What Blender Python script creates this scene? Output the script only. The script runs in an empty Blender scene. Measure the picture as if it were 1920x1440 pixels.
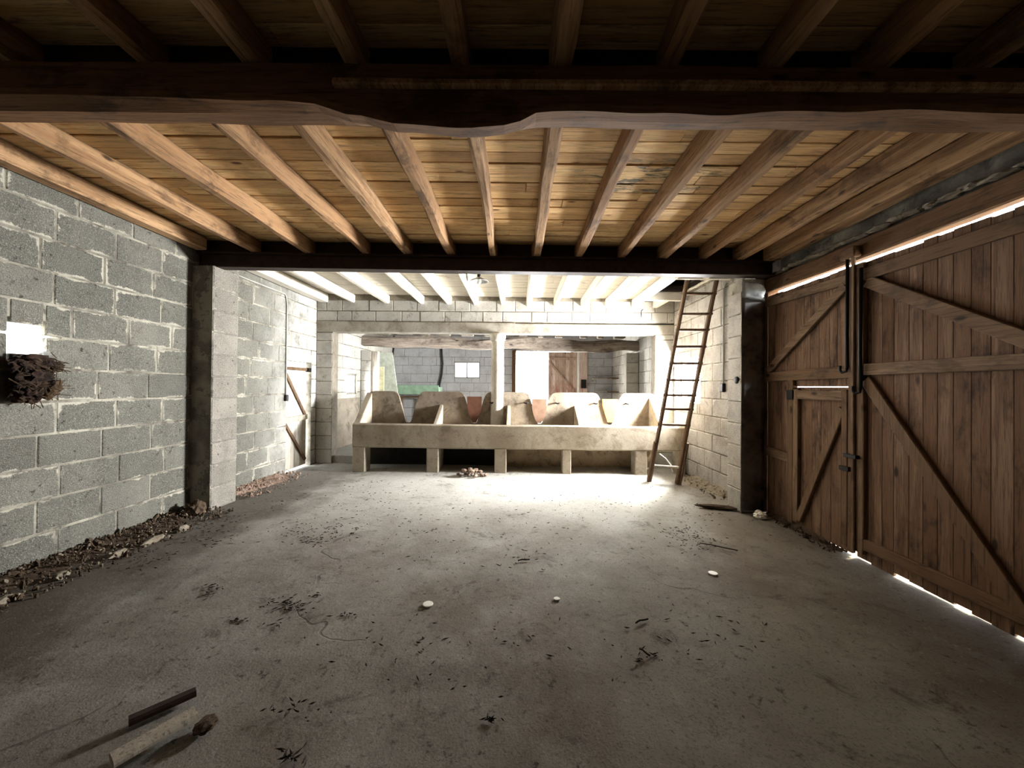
import bpy, bmesh, math, random
from mathutils import Vector, Matrix, noise, Euler

random.seed(7)
S = bpy.context.scene
COL = S.collection
R = math.radians

# ------------------------------------------------------------------ camera
H = 1.43
cam_d = bpy.data.cameras.new('camera')
cam_d.sensor_width = 36.0
cam_d.lens = 36.0 * 720 / 1920
cam_d.clip_start = 0.02
cam = bpy.data.objects.new('camera', cam_d)
COL.objects.link(cam)
cam.matrix_world = (Matrix.Translation((0, 0, H)) @ Matrix.Rotation(R(0.8), 4, 'Z')
                    @ Matrix.Rotation(R(90.4), 4, 'X') @ Matrix.Rotation(R(0.5), 4, 'Z'))
S.camera = cam

# ------------------------------------------------------------------ world, daylight, exposure
w = bpy.data.worlds.new('overcast_sky')
S.world = w
w.use_nodes = True
bg = w.node_tree.nodes['Background']
bg.inputs[0].default_value = (0.93, 0.97, 1.0, 1)
bg.inputs[1].default_value = 9.0


def window_light(loc, rot, sx, sy, power, color, spread=180):
    """daylight entering through one real opening"""
    d = bpy.data.lights.new('daylight', 'AREA')
    d.shape = 'RECTANGLE'
    d.size, d.size_y = sx, sy
    d.energy = power
    d.color = color
    d.spread = R(spread)
    o = bpy.data.objects.new('daylight', d)
    o.location = loc
    o.rotation_euler = rot
    COL.objects.link(o)
    return o


sun_d = bpy.data.lights.new('hazy_sun', 'SUN')
sun_d.energy = 20.0
sun_d.angle = R(14)
sun_d.color = (1.0, 0.88, 0.68)
sun = bpy.data.objects.new('hazy_sun', sun_d)
sun.rotation_euler = Vector((-0.80, -0.26, -0.62)).to_track_quat('-Z', 'Y').to_euler()
COL.objects.link(sun)
DAY = (0.965, 0.985, 1.0)
window_light((3.12, 6.45, 1.56), (R(90), 0, R(90)), 1.0, 0.76, 1150, DAY)           # right window
window_light((0.43, 11.95, 1.3), (R(-90), 0, 0), 0.95, 2.3, 300, DAY)              # open far door
window_light((-1.55, 11.85, 1.91), (R(-90), 0, 0), 0.8, 0.55, 90, DAY)             # far window
window_light((-4.0, 8.53, 1.45), (R(90), 0, R(-90)), 0.6, 0.5, 90, DAY)            # left back window

S.view_settings.view_transform = 'Standard'
S.view_settings.look = 'None'
S.view_settings.exposure = 1.05
S.view_settings.gamma = 1.0
S.view_settings.use_curve_mapping = False
S.cycles.use_denoising = True
S.cycles.max_bounces = 7
S.cycles.diffuse_bounces = 6
S.cycles.glossy_bounces = 2
S.cycles.adaptive_threshold = 0.045
S.cycles.transparent_max_bounces = 12
S.cycles.sample_clamp_indirect = 12.0


# ------------------------------------------------------------------ materials
def lin(c):
    return tuple((v / 12.92 if v <= 0.04045 else ((v + 0.055) / 1.055) ** 2.4) for v in c) + (1.0,)


class NT:
    def __init__(s, name, rough=0.9, spec=0.2):
        s.m = bpy.data.materials.new(name)
        s.m.use_nodes = True
        s.t = s.m.node_tree
        s.b = s.t.nodes['Principled BSDF']
        s.b.inputs['Roughness'].default_value = rough
        s.b.inputs['Specular IOR Level'].default_value = spec
        s.pos = s.n('ShaderNodeNewGeometry').outputs['Position']
        s.rnd = s.n('ShaderNodeObjectInfo').outputs['Random']

    def n(s, t, **k):
        nd = s.t.nodes.new(t)
        for a, v in k.items():
            setattr(nd, a, v)
        return nd

    def put(s, sock, v):
        if hasattr(v, 'is_output'):
            s.t.links.new(v, sock)
        else:
            sock.default_value = v

    def math(s, op, a, b=0.0, c=0.0, clamp=False):
        nd = s.n('ShaderNodeMath', operation=op, use_clamp=clamp)
        s.put(nd.inputs[0], a)
        s.put(nd.inputs[1], b)
        if op in ('MULTIPLY_ADD', 'SMOOTH_MIN'):
            s.put(nd.inputs[2], c)
        return nd.outputs[0]

    def coord(s, scale=(1, 1, 1), rnd=0.0):
        v = s.pos
        if rnd:
            cm = s.n('ShaderNodeCombineXYZ')
            for i, k in enumerate((1.0, 1.7, 2.3)):
                s.put(cm.inputs[i], s.math('MULTIPLY', s.rnd, rnd * k))
            ad = s.n('ShaderNodeVectorMath', operation='ADD')
            s.put(ad.inputs[0], v)
            s.put(ad.inputs[1], cm.outputs[0])
            v = ad.outputs[0]
        ml = s.n('ShaderNodeVectorMath', operation='MULTIPLY')
        s.put(ml.inputs[0], v)
        ml.inputs[1].default_value = scale
        return ml.outputs[0]

    def noise(s, co, scale, detail=4, rough=0.6, dist=0.0):
        nd = s.n('ShaderNodeTexNoise')
        s.put(nd.inputs['Vector'], co)
        nd.inputs['Scale'].default_value = scale
        nd.inputs['Detail'].default_value = detail
        nd.inputs['Roughness'].default_value = rough
        nd.inputs['Distortion'].default_value = dist
        return nd.outputs['Fac']

    def vor(s, co, scale, feat='F1'):
        nd = s.n('ShaderNodeTexVoronoi', feature=feat)
        s.put(nd.inputs['Vector'], co)
        nd.inputs['Scale'].default_value = scale
        return nd.outputs['Distance']

    def ramp(s, f, a, b, lo=0.0, hi=1.0):
        nd = s.n('ShaderNodeMapRange', interpolation_type='SMOOTHSTEP')
        s.put(nd.inputs['Value'], f)
        nd.inputs['From Min'].default_value = a
        nd.inputs['From Max'].default_value = b
        nd.inputs['To Min'].default_value = lo
        nd.inputs['To Max'].default_value = hi
        return nd.outputs['Result']

    def mix(s, f, a, b):
        nd = s.n('ShaderNodeMix', data_type='RGBA')
        s.put(nd.inputs[0], f)
        s.put(nd.inputs[6], a)
        s.put(nd.inputs[7], b)
        return nd.outputs[2]

    def sep(s, v):
        nd = s.n('ShaderNodeSeparateXYZ')
        s.put(nd.inputs[0], v)
        return nd.outputs

    def bump(s, h, strength=0.3, dist=0.02):
        nd = s.n('ShaderNodeBump')
        nd.inputs['Strength'].default_value = strength
        nd.inputs['Distance'].default_value = dist
        s.put(nd.inputs['Height'], h)
        s.put(s.b.inputs['Normal'], nd.outputs[0])

    def out(s, c):
        s.put(s.b.inputs['Base Color'], c)
        return s.m


def mat_concrete(name, c1, c2, dirt=(0.25, 0.2, 0.16), dirt_amt=0.5, scale=1.5, rough=0.95):
    k = NT(name, rough)
    co = k.coord()
    big = k.ramp(k.noise(co, scale, 6, 0.65), 0.3, 0.7)
    c = k.mix(big, lin(c1), lin(c2))
    d = k.ramp(k.noise(co, scale * 2.3, 7, 0.72, 0.6), 0.48, 0.68, 0, dirt_amt)
    c = k.mix(d, c, lin(dirt))
    fine = k.noise(co, 60, 4, 0.7)
    c = k.mix(k.ramp(fine, 0.52, 0.70, 0, 0.5), c, lin(tuple(v * 0.6 for v in c1)))
    blot = k.noise(co, 17, 5, 0.7)
    c = k.mix(k.ramp(blot, 0.60, 0.72, 0, dirt_amt), c, lin(dirt))
    k.bump(k.math('ADD', k.math('MULTIPLY', fine, 0.5), k.noise(co, 12, 5)), 0.35, 0.01)
    return k.out(c)


def mat_block(name, axis, c1, c2, mortar, smear=0.02, wash=None, wash_col=(0.84, 0.83, 0.80), dirt=0.3):
    """breeze block: speckled grit, mortar smeared over the edges, optional whitewash"""
    k = NT(name, 0.97, 0.1)
    co = k.coord()
    base = k.mix(k.rnd, lin(c1), lin(c2))
    base = k.mix(k.ramp(k.noise(co, 2.2, 5), 0.35, 0.7, 0, 0.6), base, lin(tuple(v * 0.82 for v in c1)))
    pits = k.vor(co, 95)
    base = k.mix(k.ramp(pits, 0.10, 0.36, 0.75, 0), base, lin(tuple(v * 0.45 for v in c1)))
    grit = k.noise(co, 120, 3, 0.8)
    base = k.mix(k.ramp(grit, 0.5, 0.7, 0, 0.7), base, lin(tuple(min(1, v * 1.4) for v in c2)))
    spots = k.ramp(k.noise(co, 22, 5, 0.65), 0.60, 0.70, 0, 0.8)
    base = k.mix(spots, base, lin((0.16, 0.14, 0.12)))
    g = k.sep(k.n('ShaderNodeTexCoord').outputs['Generated'])
    u = g[1] if axis == 'x' else g[0]
    du = k.math('MULTIPLY', k.math('SUBTRACT', 0.5, k.math('ABSOLUTE', k.math('SUBTRACT', u, 0.5))), 0.45)
    dv = k.math('MULTIPLY', k.math('SUBTRACT', 0.5, k.math('ABSOLUTE', k.math('SUBTRACT', g[2], 0.5))), 0.25)
    ed = k.math('MINIMUM', du, dv)
    wob = k.math('MULTIPLY', k.math('SUBTRACT', k.noise(co, 4.5, 6, 0.75), 0.5), 0.16)
    m = k.ramp(k.math('SUBTRACT', ed, wob), smear - 0.012, smear, 0.9, 0)
    patch = k.ramp(k.noise(co, 1.7, 3), 0.40, 0.56)
    base = k.mix(k.math('MULTIPLY', m, patch), base, lin(mortar))
    if wash:
        # wash: (axis index, from, to)  -> limewash coat laid on by hand, thickening along that axis
        if wash[0] is None:
            f = k.math('ADD', wash[1], 0.0)
        else:
            f = k.ramp(k.sep(k.pos)[wash[0]], wash[1], wash[2])
        f = k.math('MULTIPLY', f, k.ramp(k.noise(co, 3.2, 7, 0.7), 0.22, 0.62))
        f = k.math('MULTIPLY', f, k.ramp(k.noise(co, 34, 4, 0.7), 0.30, 0.42, 0.45, 1))
        base = k.mix(f, base, lin(wash_col))
    dd = k.ramp(k.noise(co, 5.5, 8, 0.75, 0.5), 0.56, 0.72, 0, dirt)
    base = k.mix(dd, base, lin((0.27, 0.22, 0.17)))
    k.bump(k.math('ADD', k.math('MULTIPLY', grit, 0.8), k.math('MULTIPLY', pits, -0.6)), 0.55, 0.012)
    return k.out(base)


def mat_wood(name, axis, c1, c2, dark=(0.16, 0.1, 0.06), dark_amt=0.5, paint=None, paint_amt=0.9,
             stain=False, rough=0.85, gscale=1.0, red=None):
    k = NT(name, rough, 0.2)
    sc = [9.0, 9.0, 9.0]
    sc[axis] = 0.5
    co = k.coord(tuple(v * gscale for v in sc), 9.0)
    g1 = k.noise(co, 2.2, 6, 0.65, 0.4)
    g2 = k.noise(co, 9.0, 4, 0.7)
    c = k.mix(k.ramp(g1, 0.38, 0.62), lin(c1), lin(c2))
    tone = k.math('MULTIPLY_ADD', k.math('POWER', k.rnd, 1.5), 0.95, 0.0)
    c = k.mix(tone, c, lin(tuple(v * f for v, f in zip(c1, (0.80, 0.74, 0.68)))))
    c = k.mix(k.ramp(g2, 0.50, 0.68, 0, 0.75), c, lin(tuple(v * 0.60 for v in c1)))
    sf = [60.0, 60.0, 60.0]
    sf[axis] = 2.5
    g3 = k.noise(k.coord(tuple(sf), 7.0), 1.0, 3, 0.7)
    c = k.mix(k.ramp(g3, 0.56, 0.66, 0, 0.6), c, lin(tuple(v * 0.5 for v in c2)))
    sk = [5.0, 5.0, 5.0]
    sk[axis] = 2.0
    kn = k.vor(k.coord(tuple(sk), 5.0), 1.1)
    c = k.mix(k.ramp(kn, 0.05, 0.13, 0.9, 0), c, lin(dark))
    sl = [1.6, 1.6, 1.6]
    sl[axis] = 0.9
    d = k.ramp(k.noise(k.coord(tuple(sl), 3.0), 2.5, 7, 0.7, 0.3), 0.50, 0.68, 0, dark_amt)
    c = k.mix(d, c, lin(dark))
    if red:
        z = k.sep(k.pos)[2]
        f = k.math('MULTIPLY', k.ramp(z, 1.75, 1.3), k.ramp(k.noise(k.coord((8, 8, 1.5)), 2, 4), 0.4, 0.6, 0, 0.8))
        c = k.mix(f, c, lin(red))
    if stain:
        # mould and water mark on the boards
        p = k.sep(k.pos)
        dx = k.math('POWER', k.math('MULTIPLY', k.math('SUBTRACT', p[0], 1.0), 1.35), 2)
        dy = k.math('POWER', k.math('MULTIPLY', k.math('SUBTRACT', p[1], 2.98), 3.0), 2)
        m = k.ramp(k.math('ADD', dx, dy), 1.0, 0.2)
        st = k.noise(k.coord((1.3, 7, 1)), 2.4, 6, 0.7, 0.8)
        c = k.mix(k.math('MULTIPLY', m, k.ramp(st, 0.50, 0.58, 0, 0.85)), c, lin((0.22, 0.22, 0.19)))
        c = k.mix(k.math('MULTIPLY', m, k.ramp(st, 0.60, 0.64, 0, 0.9)), c, lin((0.72, 0.70, 0.64)))
    if paint:
        pn = k.noise(k.coord((1, 1, 1), 2.0), 3.4, 8, 0.75, 0.3)
        f = k.ramp(pn, 0.28, 0.44, 0.25, paint_amt)
        y = k.sep(k.pos)[1]
        f = k.math('MULTIPLY', f, k.ramp(k.math('ADD', y, k.math('MULTIPLY', pn, 0.6)), 4.75, 5.6, 0.1, 1.0))
        c = k.mix(f, c, lin(paint))
    k.bump(k.math('ADD', k.math('MULTIPLY', g2, 0.6), g1), 0.35, 0.008)
    return k.out(c)


def mat_floor():
    k = NT('floor_concrete', 0.93, 0.25)
    co = k.coord()
    a = k.ramp(k.noise(co, 0.75, 6, 0.6, 0.3), 0.36, 0.62)
    c = k.mix(a, lin((0.52, 0.505, 0.475)), lin((0.43, 0.395, 0.36)))
    b = k.ramp(k.noise(co, 1.9, 8, 0.7), 0.45, 0.7, 0, 0.6)
    c = k.mix(b, c, lin((0.58, 0.57, 0.54)))
    # pale lime dust from the trough, its gradient also painting the brighter light there
    du = k.math('ADD', k.sep(k.pos)[1], k.math('MULTIPLY', k.noise(co, 1.3, 5, 0.65), 2.4))
    c = k.mix(k.ramp(du, 3.6, 7.2, 0, 0.85), c, lin((0.66, 0.65, 0.62)))
    # earth trodden along both side walls
    p = k.sep(k.pos)
    wob = k.math('MULTIPLY', k.noise(co, 2.2, 5), 1.3)
    lft = k.ramp(k.math('ADD', p[0], k.math('MULTIPLY', wob, -1)), -3.6, -2.95, 0.75, 0)
    lft = k.math('MULTIPLY', lft, k.ramp(p[1], 7.4, 5.5, 0.3, 1))
    c = k.mix(lft, c, lin((0.25, 0.215, 0.17)))
    rgt = k.ramp(k.math('ADD', p[0], wob), 2.2, 3.4, 0, 0.55)
    c = k.mix(rgt, c, lin((0.30, 0.255, 0.19)))
    d = k.ramp(k.noise(co, 3.6, 8, 0.8, 0.7), 0.53, 0.68, 0, 0.7)
    c = k.mix(d, c, lin((0.24, 0.20, 0.16)))
    sp = k.ramp(k.noise(co, 19, 6, 0.75), 0.57, 0.68, 0, 0.8)
    c = k.mix(sp, c, lin((0.17, 0.145, 0.12)))
    wp = k.n('ShaderNodeTexNoise')
    k.put(wp.inputs['Vector'], co)
    wp.inputs['Scale'].default_value = 2.5
    ad = k.n('ShaderNodeVectorMath', operation='MULTIPLY_ADD')
    k.put(ad.inputs[0], wp.outputs['Color'])
    ad.inputs[1].default_value = (0.5, 0.5, 0.5)
    k.put(ad.inputs[2], co)
    cr = k.vor(ad.outputs[0], 0.55, 'DISTANCE_TO_EDGE')
    crm = k.math('MULTIPLY', k.ramp(cr, 0.002, 0.005, 0.4, 0), k.ramp(k.noise(co, 1.1, 2), 0.55, 0.62))
    c = k.mix(crm, c, lin((0.16, 0.14, 0.12)))
    fine = k.noise(co, 85, 4, 0.75)
    c = k.mix(k.ramp(fine, 0.5, 0.70, 0, 0.6), c, lin((0.22, 0.20, 0.18)))
    pale = k.ramp(k.noise(k.coord((1, 1, 1), 0.0), 31, 5, 0.7), 0.60, 0.70, 0, 0.5)
    c = k.mix(pale, c, lin((0.60, 0.58, 0.55)))
    hgt = k.math('ADD', k.math('MULTIPLY', fine, 0.35), k.noise(co, 9, 7, 0.7))
    k.bump(k.math('SUBTRACT', hgt, k.math('MULTIPLY', crm, 0.8)), 0.5, 0.012)
    return k.out(c)


def mat_plain(name, c, rough=0.7, metal=0.0, var=0.15, spec=0.3, scale=8):
    k = NT(name, rough, spec)
    k.b.inputs['Metallic'].default_value = metal
    co = k.coord()
    n = k.noise(co, scale, 6, 0.65)
    col = k.mix(k.ramp(n, 0.35, 0.7), lin(c), lin(tuple(max(0, v * (1 - var)) for v in c)))
    k.bump(k.noise(co, scale * 5, 4), 0.2, 0.004)
    return k.out(col)


def mat_glass():
    m = bpy.data.materials.new('window_glass')
    m.use_nodes = True
    t = m.node_tree
    t.nodes.remove(t.nodes['Principled BSDF'])
    tr = t.nodes.new('ShaderNodeBsdfTransparent')
    gl = t.nodes.new('ShaderNodeBsdfGlossy')
    gl.inputs['Roughness'].default_value = 0.08
    nz = t.nodes.new('ShaderNodeTexNoise')
    nz.inputs['Scale'].default_value = 6
    mr = t.nodes.new('ShaderNodeMapRange')
    mr.inputs['To Min'].default_value = 0.03
    mr.inputs['To Max'].default_value = 0.10
    mx = t.nodes.new('ShaderNodeMixShader')
    t.links.new(nz.outputs[0], mr.inputs[0])
    t.links.new(mr.outputs[0], mx.inputs[0])
    t.links.new(tr.outputs[0], mx.inputs[1])
    t.links.new(gl.outputs[0], mx.inputs[2])
    t.links.new(mx.outputs[0], t.nodes['Material Output'].inputs[0])
    return m


MORTAR = (0.74, 0.72, 0.66)
M = dict(
    floor=mat_floor(),
    mortar=mat_concrete('mortar', (0.62, 0.60, 0.54), (0.36, 0.34, 0.31), (0.24, 0.21, 0.18), 0.9, 2.2),
    mortar_white=mat_concrete('mortar_limewashed', (0.55, 0.52, 0.47), (0.42, 0.39, 0.34), dirt_amt=0.5, scale=2.5),
    render=mat_concrete('plain_render', (0.36, 0.34, 0.31), (0.28, 0.26, 0.23)),
    bl_left=mat_block('block_grey', 'x', (0.35, 0.345, 0.315), (0.43, 0.42, 0.385), (0.66,0.64,0.58), 0.012, (1, 5.0, 7.4), (0.78, 0.77, 0.74), dirt=0.4),
    bl_leftb=mat_block('block_left_limewashed', 'x', (0.58, 0.56, 0.52), (0.66, 0.64, 0.59), MORTAR, 0.014, (None, 0.4), (0.76, 0.75, 0.73), dirt=0.55),
    bl_right=mat_block('block_right', 'x', (0.50, 0.475, 0.44), (0.60, 0.57, 0.53), (0.72, 0.70, 0.65), 0.014, (None, 0.35), dirt=0.6),
    bl_cross=mat_block('block_cross_limewashed', 'y', (0.53, 0.51, 0.475), (0.63, 0.61, 0.57), (0.70, 0.68, 0.63), 0.012, (None, 0.5), (0.76, 0.75, 0.72), dirt=0.7),
    bl_back=mat_block('block_back', 'y', (0.60, 0.59, 0.58), (0.66, 0.65, 0.64), (0.68, 0.67, 0.65), 0.012, (None, 0.5), (0.76, 0.77, 0.78), dirt=0.5),
    bl_pillar=mat_block('block_pillar', 'x', (0.42, 0.40, 0.37), (0.50, 0.48, 0.445), (0.58, 0.56, 0.51), 0.010, dirt=0.45),
    plank=mat_wood('ceiling_plank_wood', 0, (0.90, 0.77, 0.56), (0.83, 0.67, 0.46), (0.33, 0.19, 0.10), 0.35, stain=True),
    plank_w=mat_wood('ceiling_plank_limewashed', 0, (0.62, 0.48, 0.34), (0.56, 0.42, 0.28), (0.3, 0.2, 0.13), 0.3, paint=(0.84, 0.82, 0.77)),
    joist=mat_wood('joist_wood', 1, (0.68, 0.545, 0.40), (0.54, 0.41, 0.285), (0.20, 0.135, 0.085), 0.7),
    joist_w=mat_wood('joist_limewashed', 1, (0.68, 0.50, 0.33), (0.58, 0.42, 0.27), (0.3, 0.2, 0.13), 0.25, paint=(0.82, 0.80, 0.75)),
    beam=mat_wood('beam_wood', 0, (0.46, 0.335, 0.215), (0.36, 0.25, 0.155), (0.13, 0.085, 0.055), 0.75),
    beam_grey=mat_wood('weathered_beam', 0, (0.63, 0.59, 0.54), (0.49, 0.45, 0.41), (0.17, 0.14, 0.12), 0.75),
    lintel_wood=mat_wood('door_lintel_wood', 1, (0.48, 0.37, 0.26), (0.38, 0.285, 0.195), (0.16, 0.11, 0.08), 0.6),
    board=mat_wood('door_board_wood', 2, (0.52, 0.415, 0.33), (0.40, 0.30, 0.23), (0.16, 0.115, 0.09), 0.75, gscale=1.2),
    batten_v=mat_wood('door_batten_wood_upright', 2, (0.52, 0.43, 0.34), (0.42, 0.335, 0.26), (0.17, 0.13, 0.10), 0.6),
    batten_h=mat_wood('door_batten_wood_level', 1, (0.52, 0.43, 0.34), (0.42, 0.335, 0.26), (0.17, 0.13, 0.10), 0.6),
    ladder=mat_wood('ladder_wood', 2, (0.45, 0.365, 0.285), (0.35, 0.27, 0.20), (0.15, 0.11, 0.08), 0.5),
    far_board=mat_wood('far_door_wood', 2, (0.86, 0.78, 0.73), (0.76, 0.67, 0.61), (0.46, 0.34, 0.29), 0.4, red=(0.60, 0.38, 0.33)),
    white_board=mat_wood('limewashed_door_wood', 2, (0.78, 0.76, 0.71), (0.70, 0.67, 0.62), (0.45, 0.4, 0.35), 0.35),
    shade_backing=mat_plain('dark_shade_backing', (0.16, 0.115, 0.085), 0.9),  # dark colour stands for shade in the voids behind
    steel=mat_plain('rusty_steel', (0.21, 0.155, 0.125), 0.6, 0.3, 0.4),
    iron=mat_plain('dark_iron', (0.13, 0.115, 0.105), 0.55, 0.5),
    trough=mat_concrete('trough_concrete', (0.66, 0.62, 0.55), (0.55, 0.50, 0.43), (0.36, 0.30, 0.24), 0.55, 1.6),
    trough_back=mat_concrete('trough_back_concrete', (0.58, 0.53, 0.46), (0.45, 0.40, 0.34), (0.27, 0.22, 0.18), 0.7, 2.2),
    shade_dark=mat_concrete('shade_darkened_render', (0.17, 0.155, 0.14), (0.12, 0.11, 0.10), (0.08, 0.07, 0.06), 0.6, 2.6),  # dark copy of the rear render, shade of the left bays in its colour
    trough_in=mat_concrete('trough_rear_render', (0.74, 0.66, 0.54), (0.62, 0.54, 0.43), (0.34, 0.28, 0.22), 0.7, 2.6),
    column=mat_concrete('column_concrete', (0.80, 0.78, 0.73), (0.70, 0.67, 0.61), (0.42, 0.37, 0.31), 0.35, 2.0),
    lintel=mat_concrete('concrete_lintel', (0.66, 0.635, 0.59), (0.55, 0.52, 0.47), (0.38, 0.34, 0.29), 0.5, 2.4),
    board_red=mat_plain('reddish_board', (0.42, 0.27, 0.20), 0.85),
    board_tan=mat_plain('tan_board', (0.54, 0.42, 0.34), 0.85),
    board_yel=mat_plain('yellow_board', (0.62, 0.44, 0.22), 0.85),
    film=mat_plain('dark_plastic_film', (0.36, 0.335, 0.31), 0.22, 0, 0.5, 0.5, 5),
    film_clear=mat_plain('torn_pale_film', (0.62, 0.62, 0.60), 0.3, 0, 0.3, 0.5),
    white=mat_plain('white_plastic', (0.93, 0.92, 0.89), 0.5, 0, 0.05),
    enamel=mat_plain('grey_enamel', (0.66, 0.65, 0.61), 0.4),
    frame=mat_plain('window_frame_paint', (0.52, 0.50, 0.47), 0.6),
    rubble=mat_concrete('brick_rubble', (0.58, 0.50, 0.44), (0.46, 0.375, 0.32), (0.25, 0.19, 0.16), 0.6, 14),
    stone=mat_concrete('stone_rubble', (0.55, 0.51, 0.45), (0.42, 0.38, 0.32), (0.24, 0.2, 0.16), 0.6, 10),
    dirt=mat_concrete('earth_litter', (0.33, 0.27, 0.21), (0.22, 0.175, 0.135), (0.13, 0.1, 0.08), 0.7, 9),
    straw=mat_plain('dry_straw', (0.27, 0.20, 0.12), 0.95, 0, 0.5),
    straw_dk=mat_plain('dark_straw', (0.20, 0.13, 0.085), 0.95, 0, 0.5),
    litter=mat_plain('dry_leaf', (0.20, 0.16, 0.12), 0.95, 0, 0.4),
    green=mat_plain('pale_green_paint', (0.55, 0.66, 0.56), 0.7),
    panel=mat_plain('pale_sheet', (0.74, 0.76, 0.70), 0.6),
    panel_lit=mat_plain('cream_lit_strip', (0.86, 0.84, 0.68), 0.6),
    hose=mat_plain('black_hose', (0.12, 0.12, 0.12), 0.6),
    dado=mat_concrete('dado_render', (0.58, 0.55, 0.49), (0.48, 0.44, 0.39), (0.30, 0.26, 0.22), 0.6, 1.8),
    mortar_grey=mat_concrete('mortar_grey', (0.62, 0.61, 0.60), (0.50, 0.49, 0.48), (0.36, 0.34, 0.32), 0.6, 2.5),
    plaster=mat_concrete('limewashed_render', (0.80, 0.78, 0.72), (0.66, 0.62, 0.56), (0.45, 0.4, 0.34), 0.5, 1.8),
    yard=mat_concrete('yard_gravel', (0.72, 0.70, 0.66), (0.62, 0.60, 0.55)),
    glass=mat_glass(),
)


# ------------------------------------------------------------------ helpers
def obj(name, me, mat=None, parent=None, loc=(0, 0, 0), rot=None):
    o = bpy.data.objects.new(name, me)
    COL.objects.link(o)
    o.location = loc
    if rot is not None:
        o.rotation_euler = rot
    if parent is not None:
        o.parent = parent
    if mat is not None and me is not None and not me.materials:
        me.materials.append(mat)
    return o


def from_bm(name, bm, mat, parent=None, loc=(0, 0, 0), rot=None, smooth=False):
    bmesh.ops.recalc_face_normals(bm, faces=bm.faces[:])
    me = bpy.data.meshes.new(name)
    bm.to_mesh(me)
    bm.free()
    if smooth:
        for p in me.polygons:
            p.use_smooth = True
    return obj(name, me, mat, parent, loc, rot)


def tag(o, label=None, cat=None, group=None, kind=None):
    if label:
        o['label'] = label
    if cat:
        o['category'] = cat
    if group:
        o['group'] = group
    if kind:
        o['kind'] = kind
    return o


def struct(o, label):
    o['kind'] = 'structure'
    o['label'] = label
    return o


def empty(name, loc=(0, 0, 0), rot=None):
    o = bpy.data.objects.new(name, None)
    COL.objects.link(o)
    o.location = loc
    if rot is not None:
        o.rotation_euler = rot
    return o


def bbox(bm, x0, x1, y0, y1, z0, z1):
    v = [bm.verts.new((x, y, z)) for z in (z0, z1) for y in (y0, y1) for x in (x0, x1)]
    for f in ((0, 1, 3, 2), (4, 6, 7, 5), (0, 4, 5, 1), (2, 3, 7, 6), (0, 2, 6, 4), (1, 5, 7, 3)):
        bm.faces.new([v[i] for i in f])
    return v


def box(name, x0, x1, y0, y1, z0, z1, mat, parent=None, bev=0.0):
    """box object whose origin is its own centre"""
    c = ((x0 + x1) / 2, (y0 + y1) / 2, (z0 + z1) / 2)
    bm = bmesh.new()
    bbox(bm, x0 - c[0], x1 - c[0], y0 - c[1], y1 - c[1], z0 - c[2], z1 - c[2])
    if bev:
        bmesh.ops.bevel(bm, geom=bm.edges[:], offset=bev, segments=1, affect='EDGES')
    return from_bm(name, bm, mat, parent, c)


_cache = {}


def cbox_mesh(name, dx, dy, dz, bev, mat):
    key = (name, round(dx, 3), round(dy, 3), round(dz, 3), mat.name)
    if key not in _cache:
        bm = bmesh.new()
        bbox(bm, -dx / 2, dx / 2, -dy / 2, dy / 2, -dz / 2, dz / 2)
        b = min(bev, min(dx, dy, dz) * 0.3)
        bmesh.ops.bevel(bm, geom=bm.edges[:], offset=b, segments=1, affect='EDGES')
        bmesh.ops.recalc_face_normals(bm, faces=bm.faces[:])
        me = bpy.data.meshes.new(name)
        bm.to_mesh(me)
        bm.free()
        me.materials.append(mat)
        _cache[key] = me
    return _cache[key]


def slab_with_holes(bm, plane, f0, f1, u0, u1, z0, z1, holes):
    """solid slab made of cells, holes = (u0,u1,z0,z1)"""
    us = sorted({u0, u1} | {min(max(h[i], u0), u1) for h in holes for i in (0, 1)})
    zs = sorted({z0, z1} | {min(max(h[i], z0), z1) for h in holes for i in (2, 3)})
    for a, b in zip(us, us[1:]):
        for c, d in zip(zs, zs[1:]):
            um, zm = (a + b) / 2, (c + d) / 2
            if any(h[0] < um < h[1] and h[2] < zm < h[3] for h in holes):
                continue
            if plane == 'x':
                bbox(bm, f0, f1, a, b, c, d)
            else:
                bbox(bm, a, b, f0, f1, c, d)


def cut(r, holes, g=0.008):
    out = [r]
    for h in holes:
        nx = []
        for a, b, c, d in out:
            if h[1] <= a or h[0] >= b or h[3] <= c or h[2] >= d:
                nx.append((a, b, c, d))
                continue
            if h[0] > a:
                nx.append((a, h[0], c, d))
            if h[1] < b:
                nx.append((h[1], b, c, d))
            m0, m1 = max(a, h[0]), min(b, h[1])
            if h[2] > c:
                nx.append((m0, m1, c, h[2]))
            if h[3] < d:
                nx.append((m0, m1, h[3], d))
        out = nx
    return [q for q in out if q[1] - q[0] > 0.05 and q[3] - q[2] > 0.04]


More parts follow.
